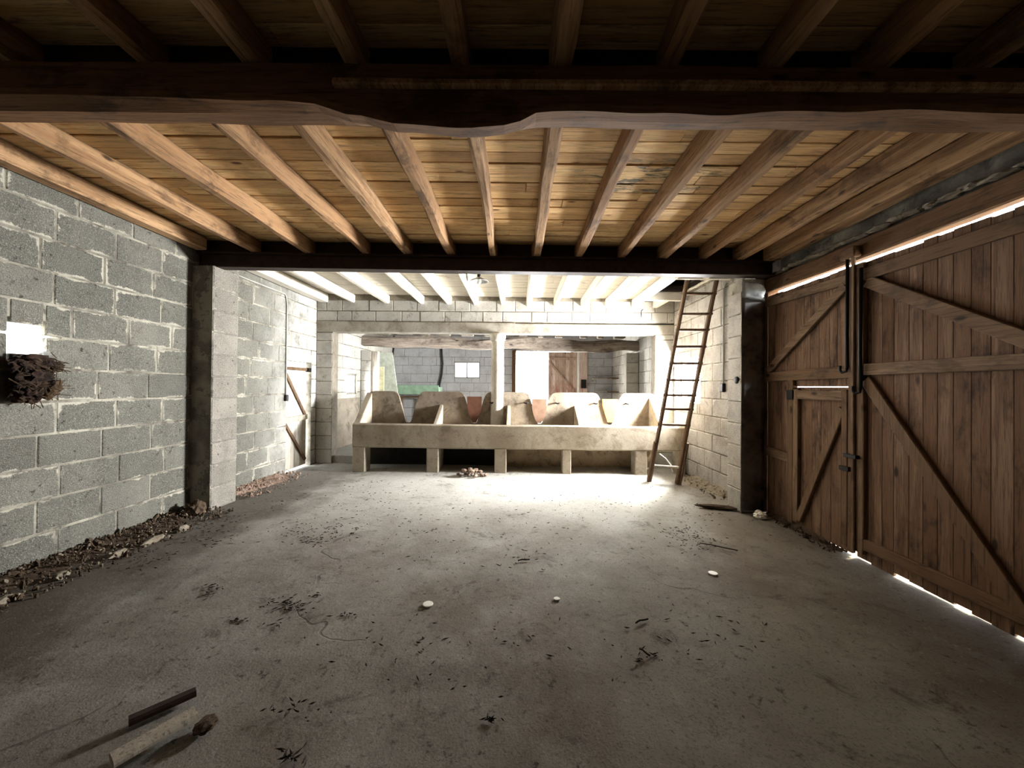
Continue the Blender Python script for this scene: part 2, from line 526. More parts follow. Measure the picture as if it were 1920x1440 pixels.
def blocks(parent, plane, face, sgn, u0, u1, z0, z1, mat, holes=(), L=0.46, C=0.256, offs=(0.0, 0.23),
           joint=0.013, proud=0.006, seed=1, fname='block', zbase=0.0, vary=0.0):
    """single breeze blocks set into a mortar wall; sgn = direction of the room from the face"""
    rg = random.Random(seed)
    T = 0.05
    k = int(math.floor((z0 - zbase) / C + 1e-6))
    while zbase + k * C < z1 - 0.03:
        c, d = max(zbase + k * C, z0), min(zbase + (k + 1) * C, z1)
        u = u0 - L + (offs[k % len(offs)] - u0) % L
        while u < u1:
            Lk = round(L * (1 + rg.uniform(-vary, vary)), 2)
            a, b = max(u, u0), min(u + Lk, u1)
            if b - a > 0.05:
                for q in cut((a, b, c, d), holes):
                    q = (q[0] + joint / 2, q[1] - joint / 2, q[2] + joint / 2, q[3] - joint / 2)
                    du, dz = round(q[1] - q[0], 2), round(q[3] - q[2], 2)
                    if du < 0.03 or dz < 0.03:
                        continue
                    um, zm = (q[0] + q[1]) / 2, (q[2] + q[3]) / 2
                    pf = face + sgn * (proud + rg.uniform(-0.0025, 0.0025)) - sgn * T / 2
                    if plane == 'x':
                        me = cbox_mesh(fname, T, du, dz, 0.007, mat)
                        p = (pf, um, zm)
                        ro = (0, rg.uniform(-.004, .004), rg.uniform(-.004, .004))
                    else:
                        me = cbox_mesh(fname, du, T, dz, 0.007, mat)
                        p = (um, pf, zm)
                        ro = (rg.uniform(-.004, .004), 0, rg.uniform(-.004, .004))
                    ro = (ro[0], ro[1], ro[2])
                    obj(fname, me, None, parent, p, ro)
            u += Lk
        k += 1


def rough_bar(name, p0, p1, w, h, mat, parent=None, jit=0.006, seg=None, seed=0, bev=0.01, up=(0, 0, 1)):
    """hewn timber from p0 to p1 (centre line), w across, h along up; chamfered and slightly crooked"""
    p0, p1 = Vector(p0), Vector(p1)
    ax = (p1 - p0)
    ln = ax.length
    ax.normalize()
    up = Vector(up)
    sd = ax.cross(up).normalized()
    up = sd.cross(ax).normalized()
    seg = seg or max(2, int(ln / 0.22))
    bm = bmesh.new()
    prof = [(-w / 2 + bev, -h / 2), (w / 2 - bev, -h / 2), (w / 2, -h / 2 + bev), (w / 2, h / 2 - bev),
            (w / 2 - bev, h / 2), (-w / 2 + bev, h / 2), (-w / 2, h / 2 - bev), (-w / 2, -h / 2 + bev)]
    mid = (p0 + p1) / 2
    rings = []
    for i in range(seg + 1):
        t = i / seg
        ring = []
        for j, (a, b) in enumerate(prof):
            nz = noise.noise_vector(Vector((seed * 7.3 + j * 0.9, t * ln * 1.7, seed * 1.1)))
            nb = noise.noise_vector(Vector((seed * 3.1, t * ln * 0.8, 5.0)))
            q = p0 + ax * (ln * t) + sd * (a + nz.x * jit + nb.x * jit * 1.5) + up * (b + nz.y * jit + nb.y * jit)
            ring.append(bm.verts.new(q - mid))
        rings.append(ring)
    for a, b in zip(rings, rings[1:]):
        for j in range(8):
            bm.faces.new((a[j], a[(j + 1) % 8], b[(j + 1) % 8], b[j]))
    bm.faces.new(rings[0][::-1])
    bm.faces.new(rings[-1])
    return from_bm(name, bm, mat, parent, mid)


def tube(name, pts, r, mat, parent=None, n=8, rad=None):
    pts = [Vector(p) for p in pts]
    o = pts[0].copy()
    bm = bmesh.new()
    rings = []
    for i, p in enumerate(pts):
        t = (pts[min(i + 1, len(pts) - 1)] - pts[max(i - 1, 0)]).normalized()
        s = t.cross(Vector((0.3, 0.2, 1)) if abs(t.z) < 0.9 else Vector((1, 0, 0))).normalized()
        u = s.cross(t)
        rr = rad[i] if rad else r
        rings.append([bm.verts.new(p - o + (s * math.cos(2 * math.pi * k / n) + u * math.sin(2 * math.pi * k / n)) * rr)
                      for k in range(n)])
    for a, b in zip(rings, rings[1:]):
        for k in range(n):
            bm.faces.new((a[k], a[(k + 1) % n], b[(k + 1) % n], b[k]))
    bm.faces.new(rings[0])
    bm.faces.new(rings[-1])
    return from_bm(name, bm, mat, parent, o, smooth=True)


def lathe(name, prof, mat, parent=None, loc=(0, 0, 0), n=24, smooth=True):
    bm = bmesh.new()
    rings = []
    for r, z in prof:
        rings.append([bm.verts.new((r * math.cos(2 * math.pi * k / n), r * math.sin(2 * math.pi * k / n), z))
                      for k in range(n)])
    for a, b in zip(rings, rings[1:]):
        for k in range(n):
            bm.faces.new((a[k], a[(k + 1) % n], b[(k + 1) % n], b[k]))
    bm.faces.new(rings[0])
    bm.faces.new(rings[-1])
    return from_bm(name, bm, mat, parent, loc, smooth=smooth)


def prism(name, poly, plane, a0, a1, mat, parent=None, bev=0.0):
    """poly extruded between a0 and a1 along the axis normal to plane ('xz' -> along y, 'yz' -> along x)"""
    cx = sum(p[0] for p in poly) / len(poly)
    cz = sum(p[1] for p in poly) / len(poly)
    cm = (a0 + a1) / 2
    bm = bmesh.new()

    def P(p, a):
        return (p[0] - cx, a - cm, p[1] - cz) if plane == 'xz' else (a - cm, p[0] - cx, p[1] - cz)
    A = [bm.verts.new(P(p, a0)) for p in poly]
    B = [bm.verts.new(P(p, a1)) for p in poly]
    n = len(poly)
    fa = bm.faces.new(A)
    fb = bm.faces.new(B[::-1])
    for i in range(n):
        bm.faces.new((A[i], A[(i + 1) % n], B[(i + 1) % n], B[i]))
    if bev:
        es = [e for e in bm.edges if (e in fa.edges[:] or e in fb.edges[:])]
        bmesh.ops.bevel(bm, geom=es, offset=bev, segments=2, affect='EDGES')
    bmesh.ops.triangulate(bm, faces=[f for f in bm.faces if len(f.verts) > 4])
    loc = (cx, cm, cz) if plane == 'xz' else (cm, cx, cz)
    return from_bm(name, bm, mat, parent, loc)


def lump_mesh(name, r, mat, seed=0, sub=2, amp=0.35, freq=1.6, flat=1.0):
    bm = bmesh.new()
    bmesh.ops.create_icosphere(bm, subdivisions=sub, radius=1.0)
    for v in bm.verts:
        d = v.co.normalized()
        k = 1 + amp * noise.noise(d * freq + Vector((seed * 3.7, 0, 0)))
        v.co = Vector((d.x * r[0] * k, d.y * r[1] * k, d.z * r[2] * k * flat))
    me = bpy.data.meshes.new(name)
    bm.to_mesh(me)
    bm.free()
    me.materials.append(mat)
    return me


TILT = math.atan(0.011)      # the whole floor above sags a little towards the doors
JB, JT = 2.91, 3.065         # joist bottom, underside of planks
XL, XR = -3.70, 2.84         # inner faces of the side walls
YC = 7.0                     # cross wall over the trough
YB = 11.5                    # rear wall
FB = 0.13                    # level of the rear floor

# ------------------------------------------------------------------ floor and ground
bm = bmesh.new()
NX, NY = 90, 110
x0, x1, y0, y1 = -3.95, 3.2, -1.7, 7.25
vs = []
for j in range(NY + 1):
    row = []
    for i in range(NX + 1):
        x, y = x0 + (x1 - x0) * i / NX, y0 + (y1 - y0) * j / NY
        z = 0.012 * noise.noise(Vector((x * 0.9, y * 0.9, 0))) + 0.006 * noise.noise(Vector((x * 3, y * 3, 2)))
        edge = min(1, max(0, (2.7 - x) / 0.4)) * min(1, max(0, (x + 3.6) / 0.3))
        lip = 0.010 if y < 1.93 + 0.02 * math.sin(x * 4) else 0.0
        row.append(bm.verts.new((x, y, z * edge - lip - 0.008)))
    vs.append(row)
for j in range(NY):
    for i in range(NX):
        bm.faces.new((vs[j][i], vs[j][i + 1], vs[j + 1][i + 1], vs[j + 1][i]))
floor = struct(from_bm('floor', bm, M['floor'], smooth=True), 'worn grey concrete barn floor with earth stains and cracks')
fb = struct(box('floor', -3.95, 3.1, YC + 0.05, 11.75, -0.05, FB, M['floor']), 'raised concrete floor of the rear cowshed behind the trough')
yard = struct(box('yard_ground', -30, 30, -20, 40, -0.4, -0.06, M['yard']), 'pale gravel yard outside, glimpsed through gaps under the doors')

# ------------------------------------------------------------------ walls
# left wall
HOLE = (2.735, 2.945, 1.65, 1.865)
DOOR_L = (6.10, 6.84, -0.1, 1.82)
WIN_L = (8.27, 8.80, 1.24, 1.68)
bm = bmesh.new()
slab_with_holes(bm, 'x', -3.80, XL, -1.7, 11.72, -0.2, 3.2, [(2.68, 3.06, 1.60, 1.91), DOOR_L, WIN_L])
wl = struct(from_bm('wall_left', bm, M['mortar']), 'left wall of grey breeze blocks with pale mortar joints')
hl = [HOLE, DOOR_L, WIN_L]
blocks(wl, 'x', XL, 1, 0.6, YC, 0.0, 3.03, M['bl_left'], hl, offs=(3.51, 3.37, 3.52, 3.37, 3.49, 3.33, 3.42, 3.59, 3.46, 3.37, 3.47, 3.62), seed=3)
blocks(wl, 'x', XL, 1, YC + 0.22, YB, FB, 2.95, M['bl_leftb'], hl, seed=4)
box('dado', XL - 0.01, XL + 0.02, YC + 0.22, 8.95, FB, 1.15, M['dado'], wl)
box('lintel', XL - 0.1, XL + 0.006, 5.98, 6.96, 1.825, 1.96, M['lintel'], wl, 0.006)

# right wall: rear part with the window, front part behind the camera
WIN_R = (6.0, 6.93, 1.2, 1.92)
bm = bmesh.new()
slab_with_holes(bm, 'x', XR, 3.06, 4.62, 11.72, -0.2, 3.2, [WIN_R])
wr = struct(from_bm('wall_right', bm, M['mortar']), 'right wall of limewashed breeze blocks behind the ladder')
blocks(wr, 'x', XR, -1, 4.62, YC, 0.0, 3.0, M['bl_right'], [WIN_R], offs=(0.1, 0.33), seed=5)
blocks(wr, 'x', XR, -1, YC + 0.22, YB, FB, 2.95, M['bl_leftb'], [], seed=6)
bm = bmesh.new()
bbox(bm, 2.9, 3.1, -1.7, 2.02, -0.2, 3.2)
wrf = struct(from_bm('wall_right', bm, M['mortar']), 'right block wall on the near side of the barn doors')
blocks(wrf, 'x', 2.9, -1, 0.6, 2.02, 0.0, 2.95, M['bl_right'], [], seed=8)

# front wall behind the camera
bm = bmesh.new()
bbox(bm, -3.92, 3.1, -1.7, -1.5, -0.2, 3.2)
struct(from_bm('wall_front', bm, M['render']), 'plain rendered wall behind the camera')

# cross wall over the trough
bm = bmesh.new()
LZ0, LZ1 = 2.40, 2.60
bbox(bm, XL, XR, YC + 0.006, YC + 0.22, LZ1, 3.2)
bbox(bm, XL, -3.40, YC + 0.006, YC + 0.22, -0.1, LZ0 + 0.01)
bbox(bm, 2.5, XR, YC + 0.006, YC + 0.22, -0.1, LZ0 + 0.01)
wc = struct(from_bm('wall_middle', bm, M['mortar_white']), 'limewashed block wall carried on a concrete lintel over the trough')
blocks(wc, 'y', YC + 0.006, -1, XL, XR, LZ1 + 0.005, 3.0, M['bl_cross'], [], L=0.42, C=0.2, offs=(0.05, 0.2, 0.33), zbase=LZ1, seed=9, vary=0.35)
blocks(wc, 'y', YC + 0.006, -1, XL, -3.40, 0.0, LZ0, M['bl_cross'], [], L=0.30, C=0.25, offs=(0.5,), seed=10)
blocks(wc, 'y', YC + 0.006, -1, 2.5, XR, 0.0, LZ0, M['bl_cross'], [], L=0.34, C=0.256, offs=(2.5,), seed=11)
rough_bar('lintel', (XL, YC + 0.10, 2.51), (-0.05, YC + 0.10, 2.495), 0.23, 0.2, M['lintel'], wc, 0.003, seed=2, bev=0.012)
rough_bar('lintel', (-0.05, YC + 0.11, 2.49), (XR, YC + 0.11, 2.485), 0.21, 0.19, M['lintel'], wc, 0.005, seed=5, bev=0.012)

# rear wall
DOOR_B = (-0.05, 1.90, -0.1, 2.50)
WIN_B = (-1.90, -1.13, 1.68, 2.16)
bm = bmesh.new()
slab_with_holes(bm, 'y', YB, YB + 0.22, -3.92, 3.06, -0.2, 3.2, [DOOR_B, WIN_B])
wb = struct(from_bm('wall_back', bm, M['mortar_grey']), 'rear block wall of the cowshed with a small window and a doorway')
blocks(wb, 'y', YB, -1, XL, XR, FB, 2.95, M['bl_back'], [DOOR_B, WIN_B], seed=12, vary=0.12)

# rear partial wall with piers under the rough beam
pr = empty('block_pier', (-3.55, 9.1, FB))
tag(pr, 'limewashed block pier carrying the left end of the rough timber', 'pier')
bm = bmesh.new()
bbox(bm, -0.14, 0.10, -0.11, 0.11, 0, 2.11)
from_bm('core', bm, M['mortar_white'], pr)
for k in range(9):
    obj('block', cbox_mesh('pier_block', 0.23, 0.05, 0.225, 0.007, M['bl_cross']), None, pr, (-0.018, -0.09 - 0.004, 0.12 + k * 0.235))
box('post', 0.10, 0.24, -0.07, 0.07, 0, 2.11, M['white_board'], pr, 0.006)
pr2 = empty('block_pier', (2.66, 9.1, FB))
tag(pr2, 'limewashed block pier carrying the right end of the rough timber', 'pier')
bm = bmesh.new()
bbox(bm, -0.12, 0.165, -0.11, 0.11, 0, 2.11)
from_bm('core', bm, M['mortar_white'], pr2)
for k in range(9):
    obj('block', cbox_mesh('pier_block', 0.27, 0.05, 0.225, 0.007, M['bl_cross']), None, pr2, (0.022, -0.09 - 0.004, 0.12 + k * 0.235))

# ------------------------------------------------------------------ ceiling
HATCH = (2.14, 2.76, 5.2, 6.42)   # x0 x1 y0 y1
bm = bmesh.new()
for a, b, c, d in ((-3.92, 3.1, -1.7, HATCH[2]), (-3.92, HATCH[0], HATCH[2], HATCH[3]), (HATCH[1], 3.1, HATCH[2], HATCH[3]),
                   (-3.92, 3.1, HATCH[3], 11.72)):
    bbox(bm, a, b, c, d, JT + 0.025, JT + 0.1)
ceil = struct(from_bm('ceiling', bm, M['shade_backing']), 'low boarded barn ceiling on wooden joists, limewashed at the rear')
ceil.rotation_euler = (0, TILT, 0)
rg = random.Random(21)
y = -0.3
row = 0
while y < 6.99:
    wd = 0.135 if y < 4.4 else 0.16
    if y + wd > 7.0:
        wd = 7.0 - y
    white = y > 4.40
    cuts = [-3.72] + sorted(rg.uniform(-3.0, 2.2) for _ in range(2)) + [2.98]
    if white or y < 1.7:
        cuts = [-3.72, rg.uniform(-2.0, 1.5), 2.98]
    for a, b in zip(cuts, cuts[1:]):
        if b - a < 0.2:
            continue
        segs = [(a, b)]
        if y + wd > HATCH[2] and y < HATCH[3]:
            segs = [(p, q) for p, q in ((a, min(b, HATCH[0])), (max(a, HATCH[1]), b)) if q - p > 0.1]
        for p, q in segs:
            me = cbox_mesh('plank', round(q - p, 2), wd - 0.006, 0.022, 0.005, M['plank_w' if white else 'plank'])
            obj('plank', me, None, ceil, ((p + q) / 2, y + wd / 2, JT + 0.013 + rg.uniform(-0.005, 0.005)))
    y += wd
    row += 1
JX = [-3.07, -2.44, -1.79, -1.30, -0.80, -0.31, 0.165, 0.65, 1.14, 1.60, 2.07, 2.46]
JH = JT - JB
for i, x in enumerate(JX):
    wv = 0.085 + 0.01 * math.sin(i * 2.3)
    dx = -0.02 if i < 6 else 0.02
    for b, (ya, yb, mt) in enumerate(((-1.4, 1.86, M['joist']), (1.86, 4.40, M['joist']), (4.40, 7.04, M['joist_w']))):
        if b == 2 and HATCH[0] < x < HATCH[1]:
            yb0 = HATCH[2]
            rough_bar('joist', (x, ya, JB + JH / 2), (x, yb0, JB + JH / 2), wv, JH, mt, ceil, 0.008, seed=i * 3 + b)
            rough_bar('joist', (x, HATCH[3] + 0.04, JB + JH / 2), (x, yb, JB + JH / 2), wv, JH, mt, ceil, 0.008, seed=i * 3 + b)
        else:
            rough_bar('joist', (x, ya, JB + JH / 2), (x, yb, JB + JH / 2), wv, JH, mt, ceil, 0.016 if b < 2 else 0.007, seed=i * 3 + b, bev=0.016)
rough_bar('wall_plate', (-3.63, 1.95, 2.985), (-3.63, 4.3, 2.985), 0.13, 0.14, M['joist'], ceil, 0.008, seed=77)
rough_bar('wall_plate', (-3.61, 4.5, 2.99), (-3.61, 7.0, 2.99), 0.17, 0.15, M['joist_w'], ceil, 0.006, seed=78)
rough_bar('wall_plate', (2.80, 1.9, 2.97), (2.80, 4.35, 2.97), 0.15, 0.15, M['joist'], ceil, 0.010, seed=79)
for (xa, xb, yy) in ((2.1, 2.80, HATCH[2] - 0.03), (2.1, 2.80, HATCH[3] + 0.02)):
    rough_bar('trimmer', (xa, yy, JB + JH / 2), (xb, yy, JB + JH / 2), 0.06, JH - 0.01, M['joist_w'], ceil, 0.004, seed=int(yy * 9))
# dark loft above the hatch
bm = bmesh.new()
a, b, c, d = HATCH[0] - 0.5, HATCH[1] + 0.25, HATCH[2] - 0.3, HATCH[3] + 0.4
bbox(bm, a, b, c, d, 3.95, 4.0)
bbox(bm, a - .03, a, c, d, JT + 0.09, 4.0)
bbox(bm, b, b + .03, c, d, JT + 0.09, 4.0)
bbox(bm, a, b, c - .03, c, JT + 0.09, 4.0)
bbox(bm, a, b, d, d + .03, JT + 0.09, 4.0)
struct(from_bm('wall_loft', bm, M['shade_backing']), 'dark loft space seen through the open ceiling hatch')

# ------------------------------------------------------------------ beams
# near hewn beam
nb = empty('hewn_beam', (-0.4, 1.86, 2.74), (0, TILT, 0))
tag(nb, 'massive dark hewn timber beam crossing the barn overhead, nearest the camera', 'beam')
KX = [(-3.4, 2.76), (-2.3, 2.765), (-1.6, 2.755), (-1.2, 2.745), (-0.95, 2.735), (-0.80, 2.69), (-0.55, 2.64), (-0.3, 2.627),
      (-0.05, 2.645), (0.10, 2.70), (0.4, 2.712), (0.9, 2.70), (1.4, 2.72), (1.9, 2.73), (2.4, 2.715), (3.0, 2.71)]


def zn(x):
    for (a, za), (b, zb) in zip(KX, KX[1:]):
        if a <= x <= b:
            t = (x - a) / (b - a)
            t = t * t * (3 - 2 * t)
            return za + (zb - za) * t
    return KX[-1][1]


bm = bmesh.new()
rings = []
NSEG = 90
for i in range(NSEG + 1):
    x = -3.68 + (2.95 + 3.68) * i / NSEG
    z = zn(max(-3.4, x)) + 0.012 * noise.noise(Vector((x * 3, 0, 0)))
    j1 = 0.012 * noise.noise(Vector((x * 2.1, 4, 0)))
    j2 = 0.010 * noise.noise(Vector((x * 2.7, 9, 0)))
    prof = [(1.75 + j1, JB), (1.745 + j1, 2.84), (1.75 + j1, max(z, 2.66) + 0.02), (1.765 + j2, z),
            (1.85, min(z + 0.015, 2.745) + j2), (1.95 + j2, 2.757 + j1), (1.97 + j1, 2.79), (1.97 + j2, JB)]
    rings.append([bm.verts.new((x + 0.4, p[0] - 1.86, p[1] - 2.74)) for p in prof])
for a, b in zip(rings, rings[1:]):
    for j in range(8):
        bm.faces.new((a[j], a[(j + 1) % 8], b[(j + 1) % 8], b[j]))
bm.faces.new(rings[0])
bm.faces.new(rings[-1])
from_bm('timber', bm, M['beam'], nb, smooth=False)
rough_bar('ledger_strip', (-0.45, -0.128, 0.065), (3.3, -0.128, 0.068), 0.035, 0.032, M['joist'], nb, 0.004, seed=31, bev=0.006)
box('gap_shade_board', -3.25, 3.32, -0.012, 0.012, 0.165, 0.345, M['shade_backing'], nb)  # added board, coloured dark for the shaded gap between the joists

# far steel beam
sb = empty('steel_beam', (0, 4.40, 2.735), (0, TILT, 0))
tag(sb, 'dark rusty steel beam spanning between the two block pillars', 'beam')
pf = [(-0.065, 0), (0.065, 0), (0.065, 0.018), (0.014, 0.026), (0.014, 0.150), (0.065, 0.158), (0.065, 0.174), (-0.065, 0.174),
      (-0.065, 0.158), (-0.014, 0.150), (-0.014, 0.026), (-0.065, 0.018)]
bm = bmesh.new()
A = [bm.verts.new((-3.72, p[0], p[1])) for p in pf]
B = [bm.verts.new((2.88, p[0], p[1])) for p in pf]
for i in range(12):
    bm.faces.new((A[i], A[(i + 1) % 12], B[(i + 1) % 12], B[i]))
for q in (A, B):
    f = bm.faces.new(q)
bmesh.ops.triangulate(bm, faces=[f for f in bm.faces if len(f.verts) > 4])
from_bm('girder', bm, M['steel'], sb)
box('gap_shade_board', -3.68, 2.84, 0.02, 0.045, 0.174, 0.35, M['shade_backing'], sb)  # dark fill standing for the shaded void above the girder

# rough timber in the rear room
rb = rough_bar('rough_timber', (-3.70, 9.1, 2.47), (2.84, 9.1, 2.40), 0.24, 0.25, M['beam_grey'], None, 0.05, seg=46, seed=14, bev=0.05)
tag(rb, 'rough weathered timber spanning the rear cowshed behind the lintel', 'beam')
for i, (x, wd, hh) in enumerate(((-3.2, .3, .1), (-2.7, .34, .09), (-2.2, .2, .1), (-1.75, .3, .1), (-1.2, .3, .09), (-0.7, .2, .1),
                                 (0.12, .2, .1), (0.55, .13, .1), (0.98, .18, .1), (1.55, .16, .11), (1.95, .14, .1), (2.4, .25, .1))):
    o = box('packing_stone', x - wd / 2, x + wd / 2, 9.02, 9.2, 2.612 - 0.011 * x, 2.60 + hh, M['stone'], None, 0.015)
    tag(o, 'small packing stone laid on top of the rough rear timber', 'stone', 'packing stones on the rear timber')

# ------------------------------------------------------------------ pillars at the steel beam
pl = empty('block_pillar', (-3.58, 4.5, 0))
struct(pl, 'left block pillar with a dark front face under the steel beam')
bm = bmesh.new()
bbox(bm, -0.14, 0.115, -0.20, 0.20, -0.05, 2.775)
from_bm('core', bm, M['bl_pillar'], pl)
for k in range(11):
    z = 0.128 + k * 0.253
    sh = 0.004 * math.sin(k * 4.1)
    obj('block', cbox_mesh('pillar_block', 0.255, 0.39, 0.243, 0.008, M['bl_pillar']), None, pl, (-0.003 + sh, 0, z))
plr = empty('block_pillar', (2.71, 4.62, 0))
struct(plr, 'right block pillar under the steel beam, its front wrapped in dark film')
bm = bmesh.new()
bbox(bm, -0.115, 0.14, -0.14, 0.14, -0.05, 2.70)
from_bm('core', bm, M['mortar'], plr)
for k in range(10):
    z = 0.128 + k * 0.256
    obj('block', cbox_mesh('pillar_block', 0.255, 0.285, 0.246, 0.008, M['bl_right']), None, plr, (0.005 + 0.004 * math.sin(k * 3.3), 0.0, z))
bm = bmesh.new()   # dark film stapled over the pillar's front
rows = []
for j in range(41):
    z = 0.03 + 2.45 * j / 40
    rows.append([bm.verts.new((-0.125 + 0.26 * i / 6 - (0.004 if i == 0 else 0), -0.158 - 0.006 * noise.noise(Vector((i * 0.9, z * 6, 1))), z))
                 for i in range(7)])
for a, b in zip(rows, rows[1:]):
    for i in range(6):
        bm.faces.new((a[i], a[i + 1], b[i + 1], b[i]))
fo = from_bm('film_cover', bm, M['film'], plr, smooth=True)
fo['label'] = 'dark glossy plastic film'
sm = fo.modifiers.new('thickness', 'SOLIDIFY')
sm.thickness = 0.003
bm = bmesh.new()
rows = []
for j in range(9):
    z = 2.48 + 0.2 * j / 8
    rows.append([bm.verts.new((-0.12 + 0.25 * i / 6, -0.165 - 0.03 * noise.noise(Vector((i * 0.8, z * 14, 7))) , z - 0.05 * i / 6)) for i in range(7)])
for a, b in zip(rows, rows[1:]):
    for i in range(6):
        bm.faces.new((a[i], a[i + 1], b[i + 1], b[i]))
fo = from_bm('film_scrap', bm, M['film_clear'], plr, smooth=True)
fo['label'] = 'crumpled pale plastic film'
sm = fo.modifiers.new('thickness', 'SOLIDIFY')
sm.thickness = 0.003

# ------------------------------------------------------------------ right side above the barn doors
DX = 2.92          # inner face of door boards
bm = bmesh.new()
bbox(bm, 2.985, 3.1, 1.98, 4.66, 2.66, 3.2)
wm = struct(from_bm('wall_right', bm, M['mortar']), 'strip of masonry above the barn door lintel')
dl = rough_bar('door_lintel', (2.945, 1.9, 2.637), (2.945, 4.56, 2.625), 0.09, 0.16, M['lintel_wood'], None, 0.010, seed=41, bev=0.012)
tag(dl, 'long reddish timber lintel above the barn doors', 'beam')
lg = empty('mortar_ledge', (2.93, 3.2, 2.735))
tag(lg, 'crumbling mortar and stone ledge on top of the door lintel', 'ledge')
rgl = random.Random(3)
yy = 1.95
while yy < 4.5:
    ln = rgl.uniform(0.08, 0.2)
    me = lump_mesh('stone', (0.045, ln / 2 * 1.1, 0.018), M['stone'], rgl.random() * 50, 2, 0.5)
    obj('stone', me, None, lg, (rgl.uniform(-0.022, -0.006), yy - 3.2 + ln / 2, rgl.uniform(0.0, 0.02)))
    yy += ln * 0.85
# jambs
box_o = box('door_jamb', 2.92, 3.05, 4.53, 4.66, 0, 2.7, M['board'], None, 0.006)
tag(struct(box_o, 'dark wooden jamb post beside the right block pillar'))
box_o = box('door_jamb', 2.90, 3.05, 2.0, 2.08, 0, 2.7, M['board'], None, 0.006)
tag(struct(box_o, 'dark wooden jamb post at the near end of the barn doors'))


def slat(name, y0, y1, z0, z1, parent, mat=None, x0=DX, t=0.026):
    return box(name, x0, x0 + t, y0, y1, z0, z1, mat or M['board'], parent, 0.003)


def batten(name, pa, pb, wdt, parent, mat, x=DX, t=0.036, seed=0):
    """flat batten nailed on the room side of the boards; pa, pb = (y,z)"""
    o = rough_bar(name, (x - t / 2, pa[0], pa[1]), (x - t / 2, pb[0], pb[1]), wdt, t, mat, parent, 0.0025, seed=seed, bev=0.005,
                  up=(1, 0, 0))
    return o


# ---- left leaf with the wicket
WK = (3.385, 4.075, 0.008, 1.455)
d1 = empty('door_1', (DX, 4.52, 0))
struct(d1, 'left leaf of the plank barn doors, with a small wicket door in it')
rgd = random.Random(9)
yy = 3.345
while yy < 4.515:
    wd = min(rgd.uniform(0.09, 0.125), 4.52 - yy)
    if 4.52 - yy - wd < 0.03:
        wd = 4.52 - yy
    ztop = 2.508 + rgd.uniform(-0.008, 0.004)
    segs = [(-0.012, ztop)]
    ym = yy + wd / 2
    if WK[0] < ym < WK[1]:
        segs = [(WK[3] + 0.003, ztop)]
    for z0, z1 in segs:
        o = slat('plank', yy, yy + wd, z0, z1, None)
        o.location -= d1.location
        o.parent = d1
    yy += wd


def reparent(o, p):
    o.location = Vector(o.location) - Vector(p.location)
    o.parent = p
    return o


reparent(batten('rail', (3.40, 2.40), (4.50, 2.43), 0.09, None, M['batten_h'], seed=51), d1)
reparent(batten('rail', (3.36, 1.585), (4.50, 1.565), 0.105, None, M['batten_h'], seed=52), d1)
reparent(batten('rail', (4.13, 0.70), (4.51, 0.72), 0.10, None, M['batten_h'], seed=53), d1)
reparent(batten('brace', (3.43, 2.35), (4.48, 1.64), 0.085, None, M['batten_h'], seed=54), d1)
reparent(batten('stile', (4.105, 0.03), (4.105, 1.53), 0.075, None, M['batten_v'], seed=55), d1)
reparent(batten('stile', (3.37, 0.03), (3.37, 2.5), 0.05, None, M['batten_v'], seed=57), d1)
wk = empty('wicket_door')
wk.parent = d1
wk.location = (0, WK[1] - 4.52, 0.04)
wk['label'] = 'small braced wicket door'
wo = Vector((DX, WK[1], 0.04))


def wput(o):
    o.location = Vector(o.location) - wo
    o.parent = wk
    return o


yy = WK[0]
while yy < WK[1] - 0.01:
    wd = min(0.115, WK[1] - yy)
    wput(slat('plank', yy, yy + wd, WK[2], WK[3] - 0.006, None))
    yy += wd
wput(batten('stile', (4.03, 0.06), (4.03, 1.43), 0.07, None, M['batten_v'], seed=61))
wput(batten('stile', (3.43, 0.06), (3.43, 1.43), 0.06, None, M['batten_v'], seed=62))
wput(batten('rail', (3.46, 1.375), (4.0, 1.375), 0.09, None, M['batten_h'], seed=63))
wput(batten('brace', (3.46, 1.26), (3.99, 0.09), 0.075, None, M['batten_v'], seed=64))
wput(box('hinge', DX - 0.05, DX - 0.034, 4.05, 4.14, 1.32, 1.42, M['iron'], None, 0.004))
wput(box('latch', DX - 0.06, DX - 0.034, 3.36, 3.46, 0.72, 0.76, M['iron'], None, 0.004))

# ---- right leaf
d2 = empty('door_2', (DX, 2.08, 0))
struct(d2, 'right leaf of the plank barn doors, with two long diagonal braces')
yy = 2.085
while yy < 3.335:
    wd = min(rgd.uniform(0.095, 0.13), 3.34 - yy)
    if 3.34 - yy - wd < 0.03:
        wd = 3.34 - yy
    reparent(slat('plank', yy, yy + wd, 0.012 + rgd.uniform(-0.020, 0.009), 2.506 + rgd.uniform(-0.01, 0.008), None), d2)
    yy += wd
reparent(batten('stile', (3.285, 0.06), (3.285, 2.5), 0.085, None, M['batten_v'], seed=71), d2)
reparent(batten('stile', (2.13, 0.06), (2.13, 2.5), 0.08, None, M['batten_v'], seed=72), d2)
reparent(batten('rail', (2.17, 2.395), (3.24, 2.395), 0.10, None, M['batten_h'], seed=73), d2)
reparent(batten('rail', (2.17, 1.60), (3.24, 1.60), 0.095, None, M['batten_h'], seed=74), d2)
reparent(batten('rail', (2.17, 0.14), (3.24, 0.14), 0.09, None, M['batten_h'], seed=77), d2)
reparent(batten('brace', (3.22, 2.33), (2.12, 1.66), 0.095, None, M['batten_h'], seed=75), d2)
reparent(batten('brace', (3.23, 1.51), (2.24, 0.16), 0.095, None, M['batten_v'], seed=76), d2)
reparent(batten('cover_strip', (3.325, 0.05), (3.325, 2.56), 0.03, None, M['batten_v'], DX - 0.036, 0.02, seed=78), d2)
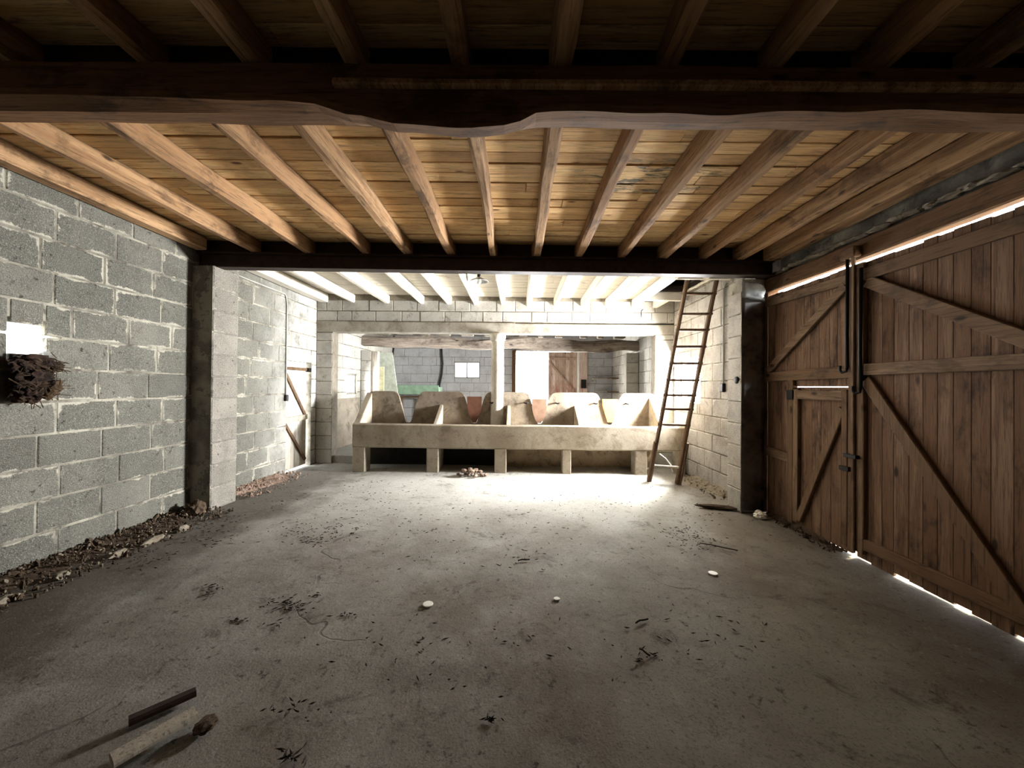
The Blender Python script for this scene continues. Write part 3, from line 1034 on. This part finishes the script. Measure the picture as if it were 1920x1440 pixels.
# bolts
for (yb, za, zb, mt) in ((3.375, 1.62, 2.60, 'bolt'), (3.245, 1.44, 2.45, 'bolt')):
    o = tube(mt, [(DX - 0.055, yb, za + 0.0), (DX - 0.06, yb, za + 0.3), (DX - 0.055, yb, zb)], 0.014, M['iron'])
    reparent(o, d2)
    hk = tube('bolt_handle', [(DX - 0.055, yb, za), (DX - 0.06, yb + 0.005, za - 0.03), (DX - 0.075, yb + 0.03, za - 0.04),
                              (DX - 0.075, yb + 0.055, za - 0.02), (DX - 0.07, yb + 0.055, za + 0.02)], 0.012, M['iron'])
    reparent(hk, d2)
reparent(box('latch', DX - 0.075, DX - 0.035, 3.27, 3.40, 0.845, 0.875, M['iron'], None, 0.004), d2)
o = box('beam_catch', 2.83, 2.90, 3.27, 3.42, 2.56, 2.65, M['lintel_wood'], None, 0.01)
tag(o, 'wooden catch block fixed to the lintel above the door bolts', 'block')

# ------------------------------------------------------------------ left door
d3 = empty('door_3', (XL - 0.06, 6.12, 0))
struct(d3, 'limewashed plank door in the left wall with two diagonal braces')


def p3(o):
    return reparent(o, d3)


yy = 6.115
while yy < 6.77:
    p3(box('plank', XL - 0.075, XL - 0.05, yy, min(yy + 0.11, 6.775), 0.03, 1.79, M['white_board'], None, 0.003))
    yy += 0.11
for (za, zb) in ((1.62, 0.88), (0.80, 0.12)):
    p3(rough_bar('brace', (XL - 0.035, 6.13, za), (XL - 0.035, 6.73, zb), 0.055, 0.03, M['ladder'], None, 0.002, seed=int(za * 50), bev=0.005, up=(1, 0, 0)))
p3(rough_bar('rail', (XL - 0.035, 6.12, 0.845), (XL - 0.035, 6.77, 0.87), 0.09, 0.03, M['white_board'], None, 0.002, seed=82, bev=0.005, up=(1, 0, 0)))
p3(rough_bar('rail', (XL - 0.035, 6.16, 1.70), (XL - 0.035, 6.80, 1.70), 0.05, 0.03, M['ladder'], None, 0.002, seed=83, bev=0.005, up=(1, 0, 0)))
p3(box('hinge', XL - 0.04, XL + 0.01, 6.74, 6.83, 1.66, 1.73, M['iron'], None, 0.004))

# ------------------------------------------------------------------ windows
def window(name, label, plane, f, u0, u1, z0, z1, mull, t=0.04, fr=0.035):
    w_ = empty(name, (f, (u0 + u1) / 2, z0) if plane == 'x' else ((u0 + u1) / 2, f, z0))
    struct(w_, label)

    def bar(nm, a, b, c, d, m, tt=t):
        o = box(nm, f - tt / 2, f + tt / 2, a, b, c, d, m) if plane == 'x' else box(nm, a, b, f - tt / 2, f + tt / 2, c, d, m)
        return reparent(o, w_)
    bar('frame', u0, u0 + fr, z0, z1, M['frame'])
    bar('frame', u1 - fr, u1, z0, z1, M['frame'])
    bar('frame', u0 + fr, u1 - fr, z0, z0 + fr, M['frame'])
    bar('frame', u0 + fr, u1 - fr, z1 - fr, z1, M['frame'])
    es = [u0 + fr] + list(mull) + [u1 - fr]
    for m_ in mull:
        bar('mullion', m_ - 0.02, m_ + 0.02, z0 + fr, z1 - fr, M['frame'])
    for a, b in zip(es, es[1:]):
        bar('pane', a + 0.02, b - 0.02, z0 + fr, z1 - fr, M['glass'], 0.004)
    return w_


window('window_1', 'bright window in the right wall behind the ladder', 'x', XR + 0.12, WIN_R[0], WIN_R[1], WIN_R[2], WIN_R[3], [6.46])
window('window_2', 'small bright two-pane window in the left wall of the cowshed', 'x', XL - 0.06, WIN_L[0], WIN_L[1], WIN_L[2], WIN_L[3], [8.52])
window('window_3', 'small bright two-pane window in the rear block wall', 'y', YB + 0.04, WIN_B[0], WIN_B[1], WIN_B[2], WIN_B[3], [-1.515], fr=0.03)

# ------------------------------------------------------------------ far door
d4 = empty('door_4', (1.38, YB + 0.04, FB))
struct(d4, 'weathered plank door leaf with a diagonal brace in the rear doorway')
xx = 0.93
while xx < 1.80:
    reparent(box('plank', xx, xx + 0.105, YB + 0.03, YB + 0.055, FB, 2.48, M['far_board'], None, 0.003), d4)
    xx += 0.105
reparent(rough_bar('brace', (0.97, YB + 0.015, 2.15), (1.74, YB + 0.015, 1.25), 0.07, 0.03, M['far_board'], None, 0.002, seed=91, bev=0.005, up=(0, 1, 0)), d4)
reparent(rough_bar('rail', (0.94, YB + 0.015, 2.28), (1.76, YB + 0.015, 2.28), 0.08, 0.03, M['far_board'], None, 0.002, seed=92, bev=0.005, up=(0, 1, 0)), d4)
reparent(rough_bar('rail', (0.94, YB + 0.015, 1.15), (1.76, YB + 0.015, 1.15), 0.08, 0.03, M['far_board'], None, 0.002, seed=93, bev=0.005, up=(0, 1, 0)), d4)
struct(box('door_jamb', -0.16, -0.05, YB - 0.03, YB + 0.2, FB, 2.52, M['lintel_wood'], None, 0.006), 'reddish wooden jamb on the left of the bright rear doorway')
struct(box('door_jamb', 1.79, 1.85, YB - 0.03, YB + 0.1, FB, 2.52, M['white'], None, 0.006), 'thin white post beside the weathered rear door leaf')
struct(box('door_jamb', 1.855, 2.08, YB - 0.05, YB + 0.1, FB, 2.52, M['far_board'], None, 0.006), 'wide wooden jamb board between rear door and block wall')
o = box('fuse_box', 1.89, 2.04, YB - 0.12, YB - 0.05, 1.40, 1.66, M['iron'], None, 0.01)
tag(o, 'small dark electrical box on the rear door jamb', 'electrical box')
for i, (xa, z) in enumerate(((2.22, 1.68), (2.36, 1.30))):
    s_ = empty('wall_shelf', (2.6, 11.3, z))
    tag(s_, 'upper rough corner shelf on the rear wall' if i == 0 else 'lower rough corner shelf on the rear wall', 'shelf')
    reparent(rough_bar('shelf_board', (xa, 11.36, z), (XR, 11.36, z + 0.01), 0.26, 0.03, M['white_board'], None, 0.004, seed=95 + i), s_)
    reparent(rough_bar('shelf_board', (2.72, 10.75, z + 0.01), (2.72, 11.22, z + 0.01), 0.22, 0.03, M['ladder'], None, 0.004, seed=97 + i), s_)

# ------------------------------------------------------------------ feeding trough
TF, TB = 6.36, 7.02
XA, XE = -2.74, 2.78
tr = empty('feeding_trough', (0, 6.7, 0))
tag(tr, 'long concrete feeding trough with scalloped back panel and short legs', 'trough')


def tp(o):
    return reparent(o, tr)


fr = rough_bar('front_panel', (XA, TF + 0.045, 0.595), (XE, TF + 0.045, 0.585), 0.09, 0.40, M['trough'], None, 0.006, seg=60, seed=101, bev=0.02)
tp(fr)
XQ = 2.485
tp(box('basin_floor', XA, XQ, TF + 0.05, TB + 0.13, 0.396, 0.47, M['trough']))
tp(box('rear_wall', -0.27, XQ, TB - 0.02, TB + 0.06, -0.02, 0.396, M['trough_in']))
rw = tp(box('rear_wall', XA, -0.27, TB - 0.02, TB + 0.06, -0.02, 0.396, M['shade_dark']))
rw['label'] = 'rear face coloured dark for shade'
for (a, b) in ((XA, -2.53), (-1.50, -1.30), (-0.37, -0.17), (0.755, 0.90), (1.955, 2.15), (2.66, XE)):
    tp(box('leg', a, b, TF + 0.005, TF + 0.26, -0.02, 0.40, M['trough'], None, 0.012))
# partitions in deep shade below: two cross walls
for x in (-1.40, -0.27):
    tp(box('under_partition', x - 0.06, x + 0.06, TF + 0.26, TB - 0.02, -0.02, 0.396, M['trough_in']))
# scalloped rear panel
ZT = 1.33
GAPS = [-1.98, -0.775, 0.41, 1.675]
hw = [(0.290, ZT), (0.245, ZT - 0.012), (0.215, ZT - 0.035), (0.192, ZT - 0.07), (0.172, ZT - 0.12), (0.13, ZT - 0.26), (0.09, ZT - 0.40),
      (0.062, ZT - 0.53), (0.045, ZT - 0.565), (0.018, ZT - 0.58)]
def gap_edge(g):
    return [(g - a, z) for a, z in hw] + [(g + a, z) for a, z in reversed(hw)]


CX = -0.365          # the round column interrupts the panel
pa = [(XA, 0.47), (XA, ZT - 0.10), (XA + 0.02, ZT - 0.05), (XA + 0.06, ZT - 0.015), (XA + 0.12, ZT)]
pa += gap_edge(GAPS[0]) + gap_edge(GAPS[1]) + [(CX - 0.112, ZT), (CX - 0.112, 0.47)]
pb = [(CX + 0.112, 0.47), (CX + 0.112, ZT)] + gap_edge(GAPS[2]) + gap_edge(GAPS[3])
pb += [(2.41, ZT), (2.465, ZT - 0.02), (2.485, ZT - 0.06), (2.485, 0.47)]
for poly in (pa, pb):
    tp(prism('scalloped_panel', poly, 'xz', TB - 0.04, TB + 0.035, M['trough_back'], None, 0.006))
for x, zb in ((XA + 0.04, 1.30), (-1.378, 1.10), (-0.15, 1.10), (1.06, 1.10), (2.43, 1.27)):
    nm = 'end_wall' if x in (XA + 0.04, 2.43) else 'divider'
    tk = 0.05 if nm == 'end_wall' else 0.03
    tp(prism(nm, [(TF + 0.07, 0.42), (TF + 0.07, 0.785), (TB - 0.03, zb), (TB - 0.03, 0.42)], 'yz', x - tk, x + tk, M['trough'], None, 0.008))
for x in (-0.49, 0.70, 0.13, 1.39, 1.96):
    tp(tube('hook', [(x, TB - 0.03, 1.14), (x, TB - 0.08, 1.14), (x + 0.03, TB - 0.09, 1.13), (x + 0.07, TB - 0.09, 1.145)], 0.013, M['iron'], None, 6))

# column
col_ = empty('round_column', (-0.365, YC + 0.02, 0))
tag(col_, 'round limewashed concrete column rising from the trough to the lintel', 'column')
lathe('shaft', [(0.125, 0.472), (0.122, 0.8), (0.118, 1.6), (0.112, 2.25), (0.114, 2.26)], M['column'], col_, n=28)
lathe('capital', [(0.116, 2.255), (0.135, 2.28), (0.145, 2.33), (0.148, 2.392)], M['column'], col_, n=28)

# boards closing the neck gaps
for x, wdt, ztop, mt, lab, sh in (
        (-0.775, 0.265, 1.245, 'board_red', 'reddish brown tapered board closing the neck gap left of the column', 0),
        (0.40, 0.265, 1.215, 'board_tan', 'pale tan tapered board closing the neck gap right of the column', 0),
        (1.675, 0.28, 1.22, 'board_yel', 'yellowish tapered board closing the rightmost neck gap', 1)):
    h = wdt / 2
    if sh == 0:
        py = [(-h, ztop), (h, ztop), (h, ztop - 0.16), (h * 0.85, ztop - 0.28), (h * 0.55, ztop - 0.38), (h * 0.25, 0.775),
              (-h * 0.25, 0.775), (-h * 0.55, ztop - 0.38), (-h * 0.85, ztop - 0.28), (-h, ztop - 0.16)]
    else:
        py = [(-h, ztop), (h, ztop), (h, ztop - 0.10), (h * 0.30, 0.80), (-h * 0.35, 0.80), (-h, ztop - 0.12)]
    o = prism('neck_board', [(x + a, z) for a, z in py], 'xz', TB - 0.075, TB - 0.045, M[mt], None, 0.004)
    tag(o, lab, 'board')

# ------------------------------------------------------------------ ladder
LB0, LT0 = Vector((2.04, 5.93, 0.0)), Vector((2.36, 5.30, 3.12))
LB1, LT1 = Vector((2.40, 5.80, 0.0)), Vector((2.76, 5.30, 3.12))
ld = empty('ladder', (2.22, 5.86, 0))
tag(ld, 'old wooden ladder leaning up into the ceiling hatch by the right wall', 'ladder')


def lp(o):
    return reparent(o, ld)


lp(rough_bar('rail', LB0, LT0, 0.045, 0.075, M['ladder'], None, 0.006, seed=111, bev=0.012, up=(0, 1, 0)))
lp(rough_bar('rail', LB1, LT1, 0.045, 0.075, M['ladder'], None, 0.006, seed=112, bev=0.012, up=(0, 1, 0)))


def ladder_t(py):
    """height fraction for a rung seen at this image row"""
    best = min((abs((725 - 720 * (LB0.lerp(LT0, t).z - H) / LB0.lerp(LT0, t).y) - py), t) for t in [i / 400 for i in range(401)])
    return best[1]


for i, py in enumerate((552, 590, 620, 651, 682, 713, 741, 767, 796, 873)):
    t = ladder_t(py - 3)
    a, b = LB0.lerp(LT0, t), LB1.lerp(LT1, t)
    d = (b - a).normalized()
    lp(rough_bar('rung', a - d * 0.03, b + d * 0.03, 0.055, 0.032, M['ladder'] if i != 9 else M['white_board'], None, 0.003, seg=4, seed=120 + i, bev=0.008))
for a, b, dx in ((LB0, LT0, -0.032), (LB1, LT1, 0.034)):
    q0, q1 = a.lerp(b, 0.0), a.lerp(b, 0.20)
    off = Vector((dx, -0.02, 0))
    lp(rough_bar('splice', q0 + off, q1 + off, 0.035, 0.06, M['ladder'], None, 0.004, seg=4, seed=131, bev=0.008, up=(0, 1, 0)))
ow = tube('bent_wire', [(2.17, 5.87, 0.43), (2.26, 5.86, 0.36), (2.33, 5.85, 0.27), (2.36, 5.84, 0.16)], 0.008, M['white'], None, 6)
tag(ow, 'pale bent wire hanging between the lowest ladder rungs', 'wire')

# ------------------------------------------------------------------ electrics
def pipe_run(label, pts, r=0.011):
    e = empty('conduit', pts[-1])
    tag(e, label, 'conduit')
    reparent(tube('pipe', pts, r, M['enamel']), e)
    return e


e = pipe_run('thin grey conduit down the left wall to a switch near the door',
             [(XL + 0.02, 4.9, 2.86), (XL + 0.02, 5.5, 2.86), (XL + 0.02, 6.0, 2.86), (XL + 0.02, 6.04, 2.83), (XL + 0.02, 6.06, 2.7), (XL + 0.02, 6.06, 1.95),
              (XL + 0.02, 6.06, 1.26)], 0.011)
o = reparent(box('switch', XL, XL + 0.05, 6.025, 6.095, 1.17, 1.27, M['iron'], None, 0.01), e)
e = pipe_run('thin grey conduit down the right block wall to a dark switch',
             [(XR - 0.02, 5.24, 2.86), (XR - 0.02, 5.29, 2.8), (XR - 0.02, 5.30, 2.7), (XR - 0.02, 5.30, 1.5)], 0.012)
reparent(box('switch', XR - 0.05, XR, 5.26, 5.34, 1.38, 1.5, M['iron'], None, 0.01), e)
o = lathe('wall_socket', [(0.042, 0), (0.042, 0.012), (0.03, 0.02)], M['iron'], None, (XR - 0.252, 4.56, 1.53), 16)
o.rotation_euler = (0, R(-90), 0)
tag(o, 'round dark socket on the side of the right pillar', 'socket')

# pendant lamp under the rear ceiling
lampx, lampy = -0.56, 5.45
lm = empty('pendant_lamp', (lampx, lampy, 3.07))
tag(lm, 'enamel pendant lamp shade hanging under the limewashed ceiling', 'lamp')
lathe('shade', [(0.022, -0.085), (0.05, -0.10), (0.125, -0.135), (0.138, -0.15), (0.135, -0.153), (0.12, -0.142), (0.045, -0.108), (0.018, -0.093)],
      M['enamel'], lm, n=28)
lathe('lamp_holder', [(0.02, -0.09), (0.026, -0.06), (0.02, -0.03), (0.008, 0.0)], M['iron'], lm, n=12)
lathe('bulb', [(0.012, -0.09), (0.02, -0.11), (0.03, -0.145), (0.028, -0.165), (0.012, -0.18)], M['white'], lm, n=14)
o = obj('ceiling_box', lump_mesh('ceiling_box', (0.05, 0.06, 0.045), M['iron'], 5, 2, 0.5), None, None, (-0.16, 5.3, 3.03))
tag(o, 'small dark broken light fitting on the limewashed ceiling', 'fitting')
o = tube('wall_hook', [(2.25, YC - 0.01, 2.84), (2.25, YC - 0.05, 2.84), (2.22, YC - 0.06, 2.82), (2.22, YC - 0.06, 2.70)], 0.008, M['iron'], None, 6)
tag(o, 'bent iron hook at the right end of the wall above the lintel', 'hook')

# ------------------------------------------------------------------ rear room things
o = prism('leaning_panel', [(-3.66, FB), (-2.98, FB), (-3.30, 2.30), (-3.66, 2.30)], 'xz', 10.05, 10.09, M['panel'])
tag(o, 'pale tapered sheet leaning by the left wall of the cowshed', 'panel')
o = box('cream_lit_strip', -3.64, -3.46, 9.9, 9.94, FB, 1.92, M['panel_lit'], None, 0.004)  # added strip, its cream colour stands for light on the panel edge
tag(o, 'added narrow cream strip standing for light on the pale tapered panel', 'panel')
gb = empty('green_box', (-2.8, 11.1, FB))
tag(gb, 'pale green wooden feed box below the rear wall', 'box')
reparent(box('front_board', -3.38, -2.22, 10.80, 10.83, 1.19, 1.45, M['green'], None, 0.004), gb)
reparent(box('side_board', -2.25, -2.22, 10.83, 11.36, 1.15, 1.40, M['green'], None, 0.004), gb)
reparent(box('bottom_board', -3.38, -2.22, 10.83, 11.36, 1.10, 1.13, M['ladder'], None, 0.004), gb)
for x in (-3.3, -2.32):
    reparent(box('leg', x - 0.04, x + 0.04, 10.84, 10.92, FB, 1.12, M['ladder'], None, 0.004), gb)
o = tube('black_hose', [(-2.30, 11.46, 2.9), (-2.27, 11.455, 2.4), (-2.24, 11.45, 2.1), (-2.26, 11.45, 1.8), (-2.33, 11.45, 1.45), (-2.36, 11.45, 1.0)], 0.028, M['hose'])
tag(o, 'black hose hanging down the rear wall beside the small window', 'hose')
o = tube('black_cable', [(-3.665, 11.3, 2.9), (-3.665, 11.28, 2.5), (-3.665, 11.2, 2.3), (-3.665, 11.0, 2.0)], 0.024, M['hose'])
tag(o, 'short black cable behind the pale tapered panel', 'cable')

# ------------------------------------------------------------------ straw bundle in the wall hole
sb_ = empty('straw_bundle', (XL + 0.075, 2.84, 1.35))
tag(sb_, 'dark clump of old straw hanging from the small hole in the left wall', 'straw clump')
for i, (dy, dz, r, mt) in enumerate(((0.0, 0.23, (0.06, 0.13, 0.055), 'straw_dk'), (0.09, 0.20, (0.05, 0.07, 0.04), 'straw'), (-0.09, 0.19, (0.05, 0.06, 0.05), 'straw_dk'),
                                     (-0.02, 0.10, (0.075, 0.11, 0.09), 'straw_dk'), (0.05, 0.04, (0.07, 0.09, 0.08), 'straw'), (-0.05, 0.0, (0.07, 0.08, 0.07), 'straw_dk'))):
    obj('tuft', lump_mesh('tuft', r, M[mt], i * 2.1 + 1, 4, 0.55, 3.0), None, sb_, (0.0, dy, dz))
bm = bmesh.new()
rs = random.Random(8)
for i in range(160):
    a = Vector((rs.uniform(0.0, 0.08), rs.uniform(-0.13, 0.13), rs.uniform(-0.06, 0.27)))
    d = Vector((rs.uniform(-.3, .5), rs.uniform(-1, 1), rs.uniform(-1, .6))).normalized() * rs.uniform(0.04, 0.10)
    s = Vector((0.0, 0.0022, 0.0022))
    v = [bm.verts.new(q) for q in (a - s, a + s, a + d + s + Vector((.002, 0, 0)), a + d - s)]
    bm.faces.new(v)
st = from_bm('stalks', bm, M['straw'], sb_)
st['kind'] = 'stuff'
o = obj('plastic_scrap', lump_mesh('plastic_scrap', (0.04, 0.05, 0.010), M['film_clear'], 4, 3, 0.5, 2.5), None, None, (XL + 0.01, 2.93, 1.648), (0.3, 0.5, 0))
tag(o, 'pale scrap of plastic on the sill of the small wall hole', 'plastic scrap')

# ------------------------------------------------------------------ earth, rubble and litter on the floor
def heap_strip(name, label, path, width, height, mat, seed, side=1):
    """low uneven bank of earth along a wall; path = list of (x,y) at the wall foot"""
    bm = bmesh.new()
    rows = []
    pts = []
    for (a, b) in zip(path, path[1:]):
        n = max(2, int((Vector(b) - Vector(a)).length / 0.045))
        for i in range(n):
            pts.append(Vector(a).lerp(Vector(b), i / n))
    pts.append(Vector(path[-1]))
    nw = 14
    for i, p in enumerate(pts):
        row = []
        fade = min(1, i / 6, (len(pts) - 1 - i) / 6)
        ww = width * (0.75 + 0.5 * noise.noise(Vector((p.x * 1.3, p.y * 1.3, seed)))) * (0.4 + 0.6 * fade)
        for j in range(nw + 1):
            t = j / nw
            q = Vector((p.x + side * ww * t, p.y))
            hz = height * (1 - t) ** 1.3 * (0.6 + 0.7 * abs(noise.noise(Vector((q.x * 4, q.y * 4, seed + 3))))) * (0.3 + 0.7 * fade)
            hz += 0.016 * (1 - t) * noise.noise(Vector((q.x * 14, q.y * 14, seed))) + 0.014 * (1 - t * t) * noise.noise(Vector((q.x * 33, q.y * 33, seed)))
            row.append(bm.verts.new((q.x, q.y, max(-0.02, hz) - 0.012 * t)))
        rows.append(row)
    for a, b in zip(rows, rows[1:]):
        for j in range(nw):
            bm.faces.new((a[j], a[j + 1], b[j + 1], b[j]))
    o = from_bm(name, bm, mat, smooth=True)
    return tag(o, label, 'earth', kind='stuff')


heap_strip('earth_bank', 'bank of crumbly earth and straw along the foot of the left wall', [(XL, 0.9), (XL, 4.3)], 0.40, 0.065, M['dirt'], 2)
heap_strip('earth_bank', 'reddish crumbled rubble along the left wall beyond the pillar', [(XL, 4.75), (XL, 6.1)], 0.28, 0.10, M['rubble'], 6)
heap_strip('earth_bank', 'low bank of earth along the foot of the right wall near the ladder', [(XR, 4.9), (XR, 6.3)], 0.32, 0.07, M['stone'], 9, -1)
heap_strip('earth_bank', 'line of earth under the left barn door leaf', [(2.90, 3.45), (2.90, 4.5)], 0.10, 0.05, M['dirt'], 12, -1)

rs = random.Random(17)
# kerb fragments on the left, set along the bank's outer edge
for i, (x, y_, lx) in enumerate(((-3.28, 3.45, .22), (-3.3, 3.15, .16), (-3.33, 2.78, .13), (-3.26, 3.72, .12), (-3.32, 2.45, .2))):
    o = obj('stone_fragment', lump_mesh('stone_fragment', (0.035, lx / 2, 0.03), M['stone'], i + 3, 2, 0.4), None, None, (x, y_, 0.012), (0, 0, rs.uniform(-.2, .2)))
    tag(o, ('long pale stone fragment second from the pillar along the left earth bank', 'flat pale stone fragment third from the pillar along the left earth bank',
            'small pale stone fragment fourth from the pillar along the left earth bank', 'rounded pale stone fragment nearest the pillar along the left earth bank',
            'pale stone fragment nearest the camera along the left earth bank')[i], 'stone', 'stone fragments beside the left earth bank')
# brick heap before the trough
placed = []
for i in range(90):
    r = rs.uniform(0.022, 0.055)
    ang = rs.uniform(0, 6.28)
    q = rs.random() ** 0.6
    x, y_ = -0.72 + 0.24 * q * math.cos(ang), 6.13 + 0.11 * q * math.sin(ang)
    hx, hy, hz = r * rs.uniform(.9, 1.5), r * rs.uniform(.8, 1.1), r * rs.uniform(.45, .8)
    z = -0.004
    for (qx, qy, qr, qz) in placed:
        if math.hypot(qx - x, qy - y_) < (qr + max(hx, hy)) * 0.72:
            z = max(z, qz - 0.004)
    if z > 0.10 * (1.15 - q):
        continue
    bm = bmesh.new()
    bmesh.ops.create_icosphere(bm, subdivisions=1, radius=1.12)
    for v in bm.verts:
        v.co = Vector((v.co.x * hx * rs.uniform(.7, 1), v.co.y * hy * rs.uniform(.7, 1), max(-.9, min(.9, v.co.z)) * hz * rs.uniform(.8, 1.1)))
    o = from_bm('brick_fragment', bm, M['rubble'], None, (x, y_, z + hz), (0, 0, rs.uniform(0, 3)))
    placed.append((x, y_, max(hx, hy), z + 2 * hz))
    tag(o, 'crumbled reddish brick fragment in the small heap before the trough', 'brick', 'brick rubble heap before the trough')
# flat dark slab fragment by the right pillar
o = obj('slab_fragment', lump_mesh('slab_fragment', (0.20, 0.05, 0.025), M['dirt'], 2, 3, 0.4), None, None, (2.38, 4.62, 0.02), (0, 0, -0.25))
tag(o, 'dark flat fragment lying at the foot of the right pillar', 'debris')
o = obj('plastic_scrap', lump_mesh('plastic_scrap', (0.06, 0.05, 0.04), M['white'], 11, 3, 0.8, 3), None, None, (2.70, 4.30, 0.03))
tag(o, 'crumpled white plastic scrap at the foot of the right pillar', 'plastic scrap')
o = obj('stone_fragment', lump_mesh('stone_fragment', (0.09, 0.08, 0.09), M['dirt'], 21, 3, 0.6, 2), None, None, (-3.5, 4.15, 0.06))
tag(o, 'dark lump of earth against the foot of the left pillar', 'earth')
# white discs
for (px, py, r, lab) in ((806, 1134, .035, 'white flat disc on the floor left of the middle'), (1047, 1120, .022, 'tiny white disc on the floor, middle of the three'),
                         (1336, 1068, .035, 'white crumpled disc on the floor nearest the barn doors')):
    d = 720 * H / (py - 725)
    x = (px - 970) * d / 720
    o = lathe('white_disc', [(r * .95, 0.0), (r, 0.003), (r * .96, 0.007), (r * .9, 0.008)], M['white'], None, (x, d, -0.003), 18, False)
    tag(o, lab, 'disc')
# wood offcut bottom left
oc = rough_bar('wood_offcut', (-1.50, 1.42, 0.018), (-1.36, 1.63, 0.022), 0.075, 0.03, M['white_board'], None, 0.005, seg=6, seed=142, bev=0.008)
tag(oc, 'short pale wooden offcut lying on the dark floor at the left', 'offcut')
o = obj('dung_lump', lump_mesh('dung_lump', (0.04, 0.045, 0.015), M['dirt'], 31, 3, 0.4, 2), None, None, (-1.29, 1.60, 0.005))
tag(o, 'small dried lump beside the pale wooden offcut', 'debris')
o = rough_bar('dark_offcut', (-1.62, 1.60, 0.012), (-1.47, 1.76, 0.012), 0.045, 0.025, M['straw_dk'], None, 0.006, seg=6, seed=144, bev=0.006)
tag(o, 'dark splinter of wood lying behind the pale offcut', 'offcut')

# leaf and straw litter: clusters of curled scraps (px, py, spread px, count)
bm = bmesh.new()
CL = [(400, 985, 50, 60), (420, 975, 30, 50), (560, 1000, 40, 40), (585, 1022, 22, 40), (630, 1000, 50, 45), (400, 1108, 18, 40), (393, 1122, 12, 30), (450, 1170, 18, 35),
      (540, 1140, 35, 60), (590, 1120, 15, 20), (660, 1155, 15, 20), (515, 1178, 20, 16), (690, 970, 120, 60), (860, 1000, 160, 70), (1000, 1045, 60, 20),
      (1300, 1010, 40, 60), (1280, 990, 30, 40), (925, 1345, 14, 22), (550, 1330, 60, 20), (800, 1200, 200, 50), (1200, 1210, 90, 20), (1230, 1220, 10, 8),
      (520, 930, 70, 50), (1150, 940, 150, 60), (700, 920, 80, 40), (385, 1010, 60, 80), (250, 1050, 70, 90), (1330, 960, 60, 40), (1350, 1170, 120, 20), (560, 1420, 30, 20)]
for (px, py, sp, n) in CL:
    for _ in range(n if sp >= 30 else n // 2):
        qx, qy = px + rs.gauss(0, sp * .6), py + rs.gauss(0, sp * .22)
        if qy < 892:
            continue
        d = 720 * H / (qy - 725)
        x = (qx - 970) * d / 720
        if abs(x) > 3.4 or x > 2.7 or d > 6.2:
            continue
        ln, wd = rs.uniform(0.006, 0.026), rs.uniform(0.002, 0.006)
        a = rs.uniform(0, 6.28)
        u = Vector((math.cos(a), math.sin(a), 0))
        v = Vector((-u.y, u.x, 0))
        c = Vector((x, d, -0.001))
        z1, z2 = rs.uniform(0, .005), rs.uniform(0.0, .005)
        vs_ = [bm.verts.new(c - u * ln + Vector((0, 0, z1))), bm.verts.new(c + v * wd), bm.verts.new(c + u * ln + Vector((0, 0, z2))), bm.verts.new(c - v * wd),
               bm.verts.new(c + Vector((0, 0, 0.006)))]
        for i in range(4):
            bm.faces.new((vs_[i], vs_[(i + 1) % 4], vs_[4]))
lt = from_bm('floor_litter', bm, M['litter'])
tag(lt, 'scattered dry leaves and straw scraps on the concrete floor', 'litter', kind='stuff')
# single twigs
for (px, py, ang, ln, lab) in ((985, 1050, 0.3, .10, 'thin dark twig on the floor in the middle'), (1205, 1160, 0.5, .10, 'thin dark twig on the floor left of the barn doors'),
                               (1210, 1218, -0.9, .06, 'tiny dark twig nearest the camera'), (1345, 1020, -0.5, .3, 'long dark stick on the floor before the wicket door')):
    d = 720 * H / (py - 725)
    x = (px - 970) * d / 720
    u = Vector((math.cos(ang), math.sin(ang), 0)) * ln / 2
    c = Vector((x, d, 0.008))
    o = tube('twig', [c - u, c - u * .3 + Vector((0, .006, .003)), c + u * .3, c + u + Vector((0, -.005, 0))], 0.005, M['litter'], None, 6)
    tag(o, lab, 'twig')

# chips of rubble and straw lying on the earth banks
def chips(name, label, xa, xb, ya, yb, n, mat, zf, seed):
    bm = bmesh.new()
    r_ = random.Random(seed)
    for _ in range(n):
        t = r_.random() ** 1.4
        x = xa + (xb - xa) * t
        y_ = r_.uniform(ya, yb)
        r = r_.uniform(0.004, 0.014) * (1.7 if r_.random() < 0.1 else 0.8)
        mm = Matrix.Translation((x, y_, zf * (1 - t) + 0.006)) @ Euler((r_.uniform(0, 3), r_.uniform(0, 3), r_.uniform(0, 3))).to_matrix().to_4x4()
        mm = mm @ Matrix.Diagonal((r * r_.uniform(.8, 2.2), r, r * r_.uniform(.4, .9), 1))
        bmesh.ops.create_icosphere(bm, subdivisions=1, radius=1.0, matrix=mm)
    return tag(from_bm(name, bm, mat), label, 'rubble', kind='stuff')


chips('rubble_chips', 'loose dark rubble and straw scraps on the left earth bank', XL + 0.02, XL + 0.52, 1.0, 4.35, 1500, M['dirt'], 0.055, 5)
chips('rubble_chips', 'loose pale mortar chips on the left earth bank', XL + 0.04, XL + 0.5, 1.0, 4.3, 260, M['stone'], 0.055, 6)
chips('rubble_chips', 'reddish crumbs of rubble along the left wall beyond the pillar', XL + 0.02, XL + 0.42, 4.75, 6.1, 420, M['rubble'], 0.07, 7)
chips('rubble_chips', 'pale crumbs along the foot of the right wall', XR - 0.02, XR - 0.3, 4.9, 6.2, 140, M['stone'], 0.04, 8)
chips('rubble_chips', 'crumbs of earth along the foot of the barn doors', 2.90, 2.76, 3.4, 4.45, 200, M['dirt'], 0.012, 9)
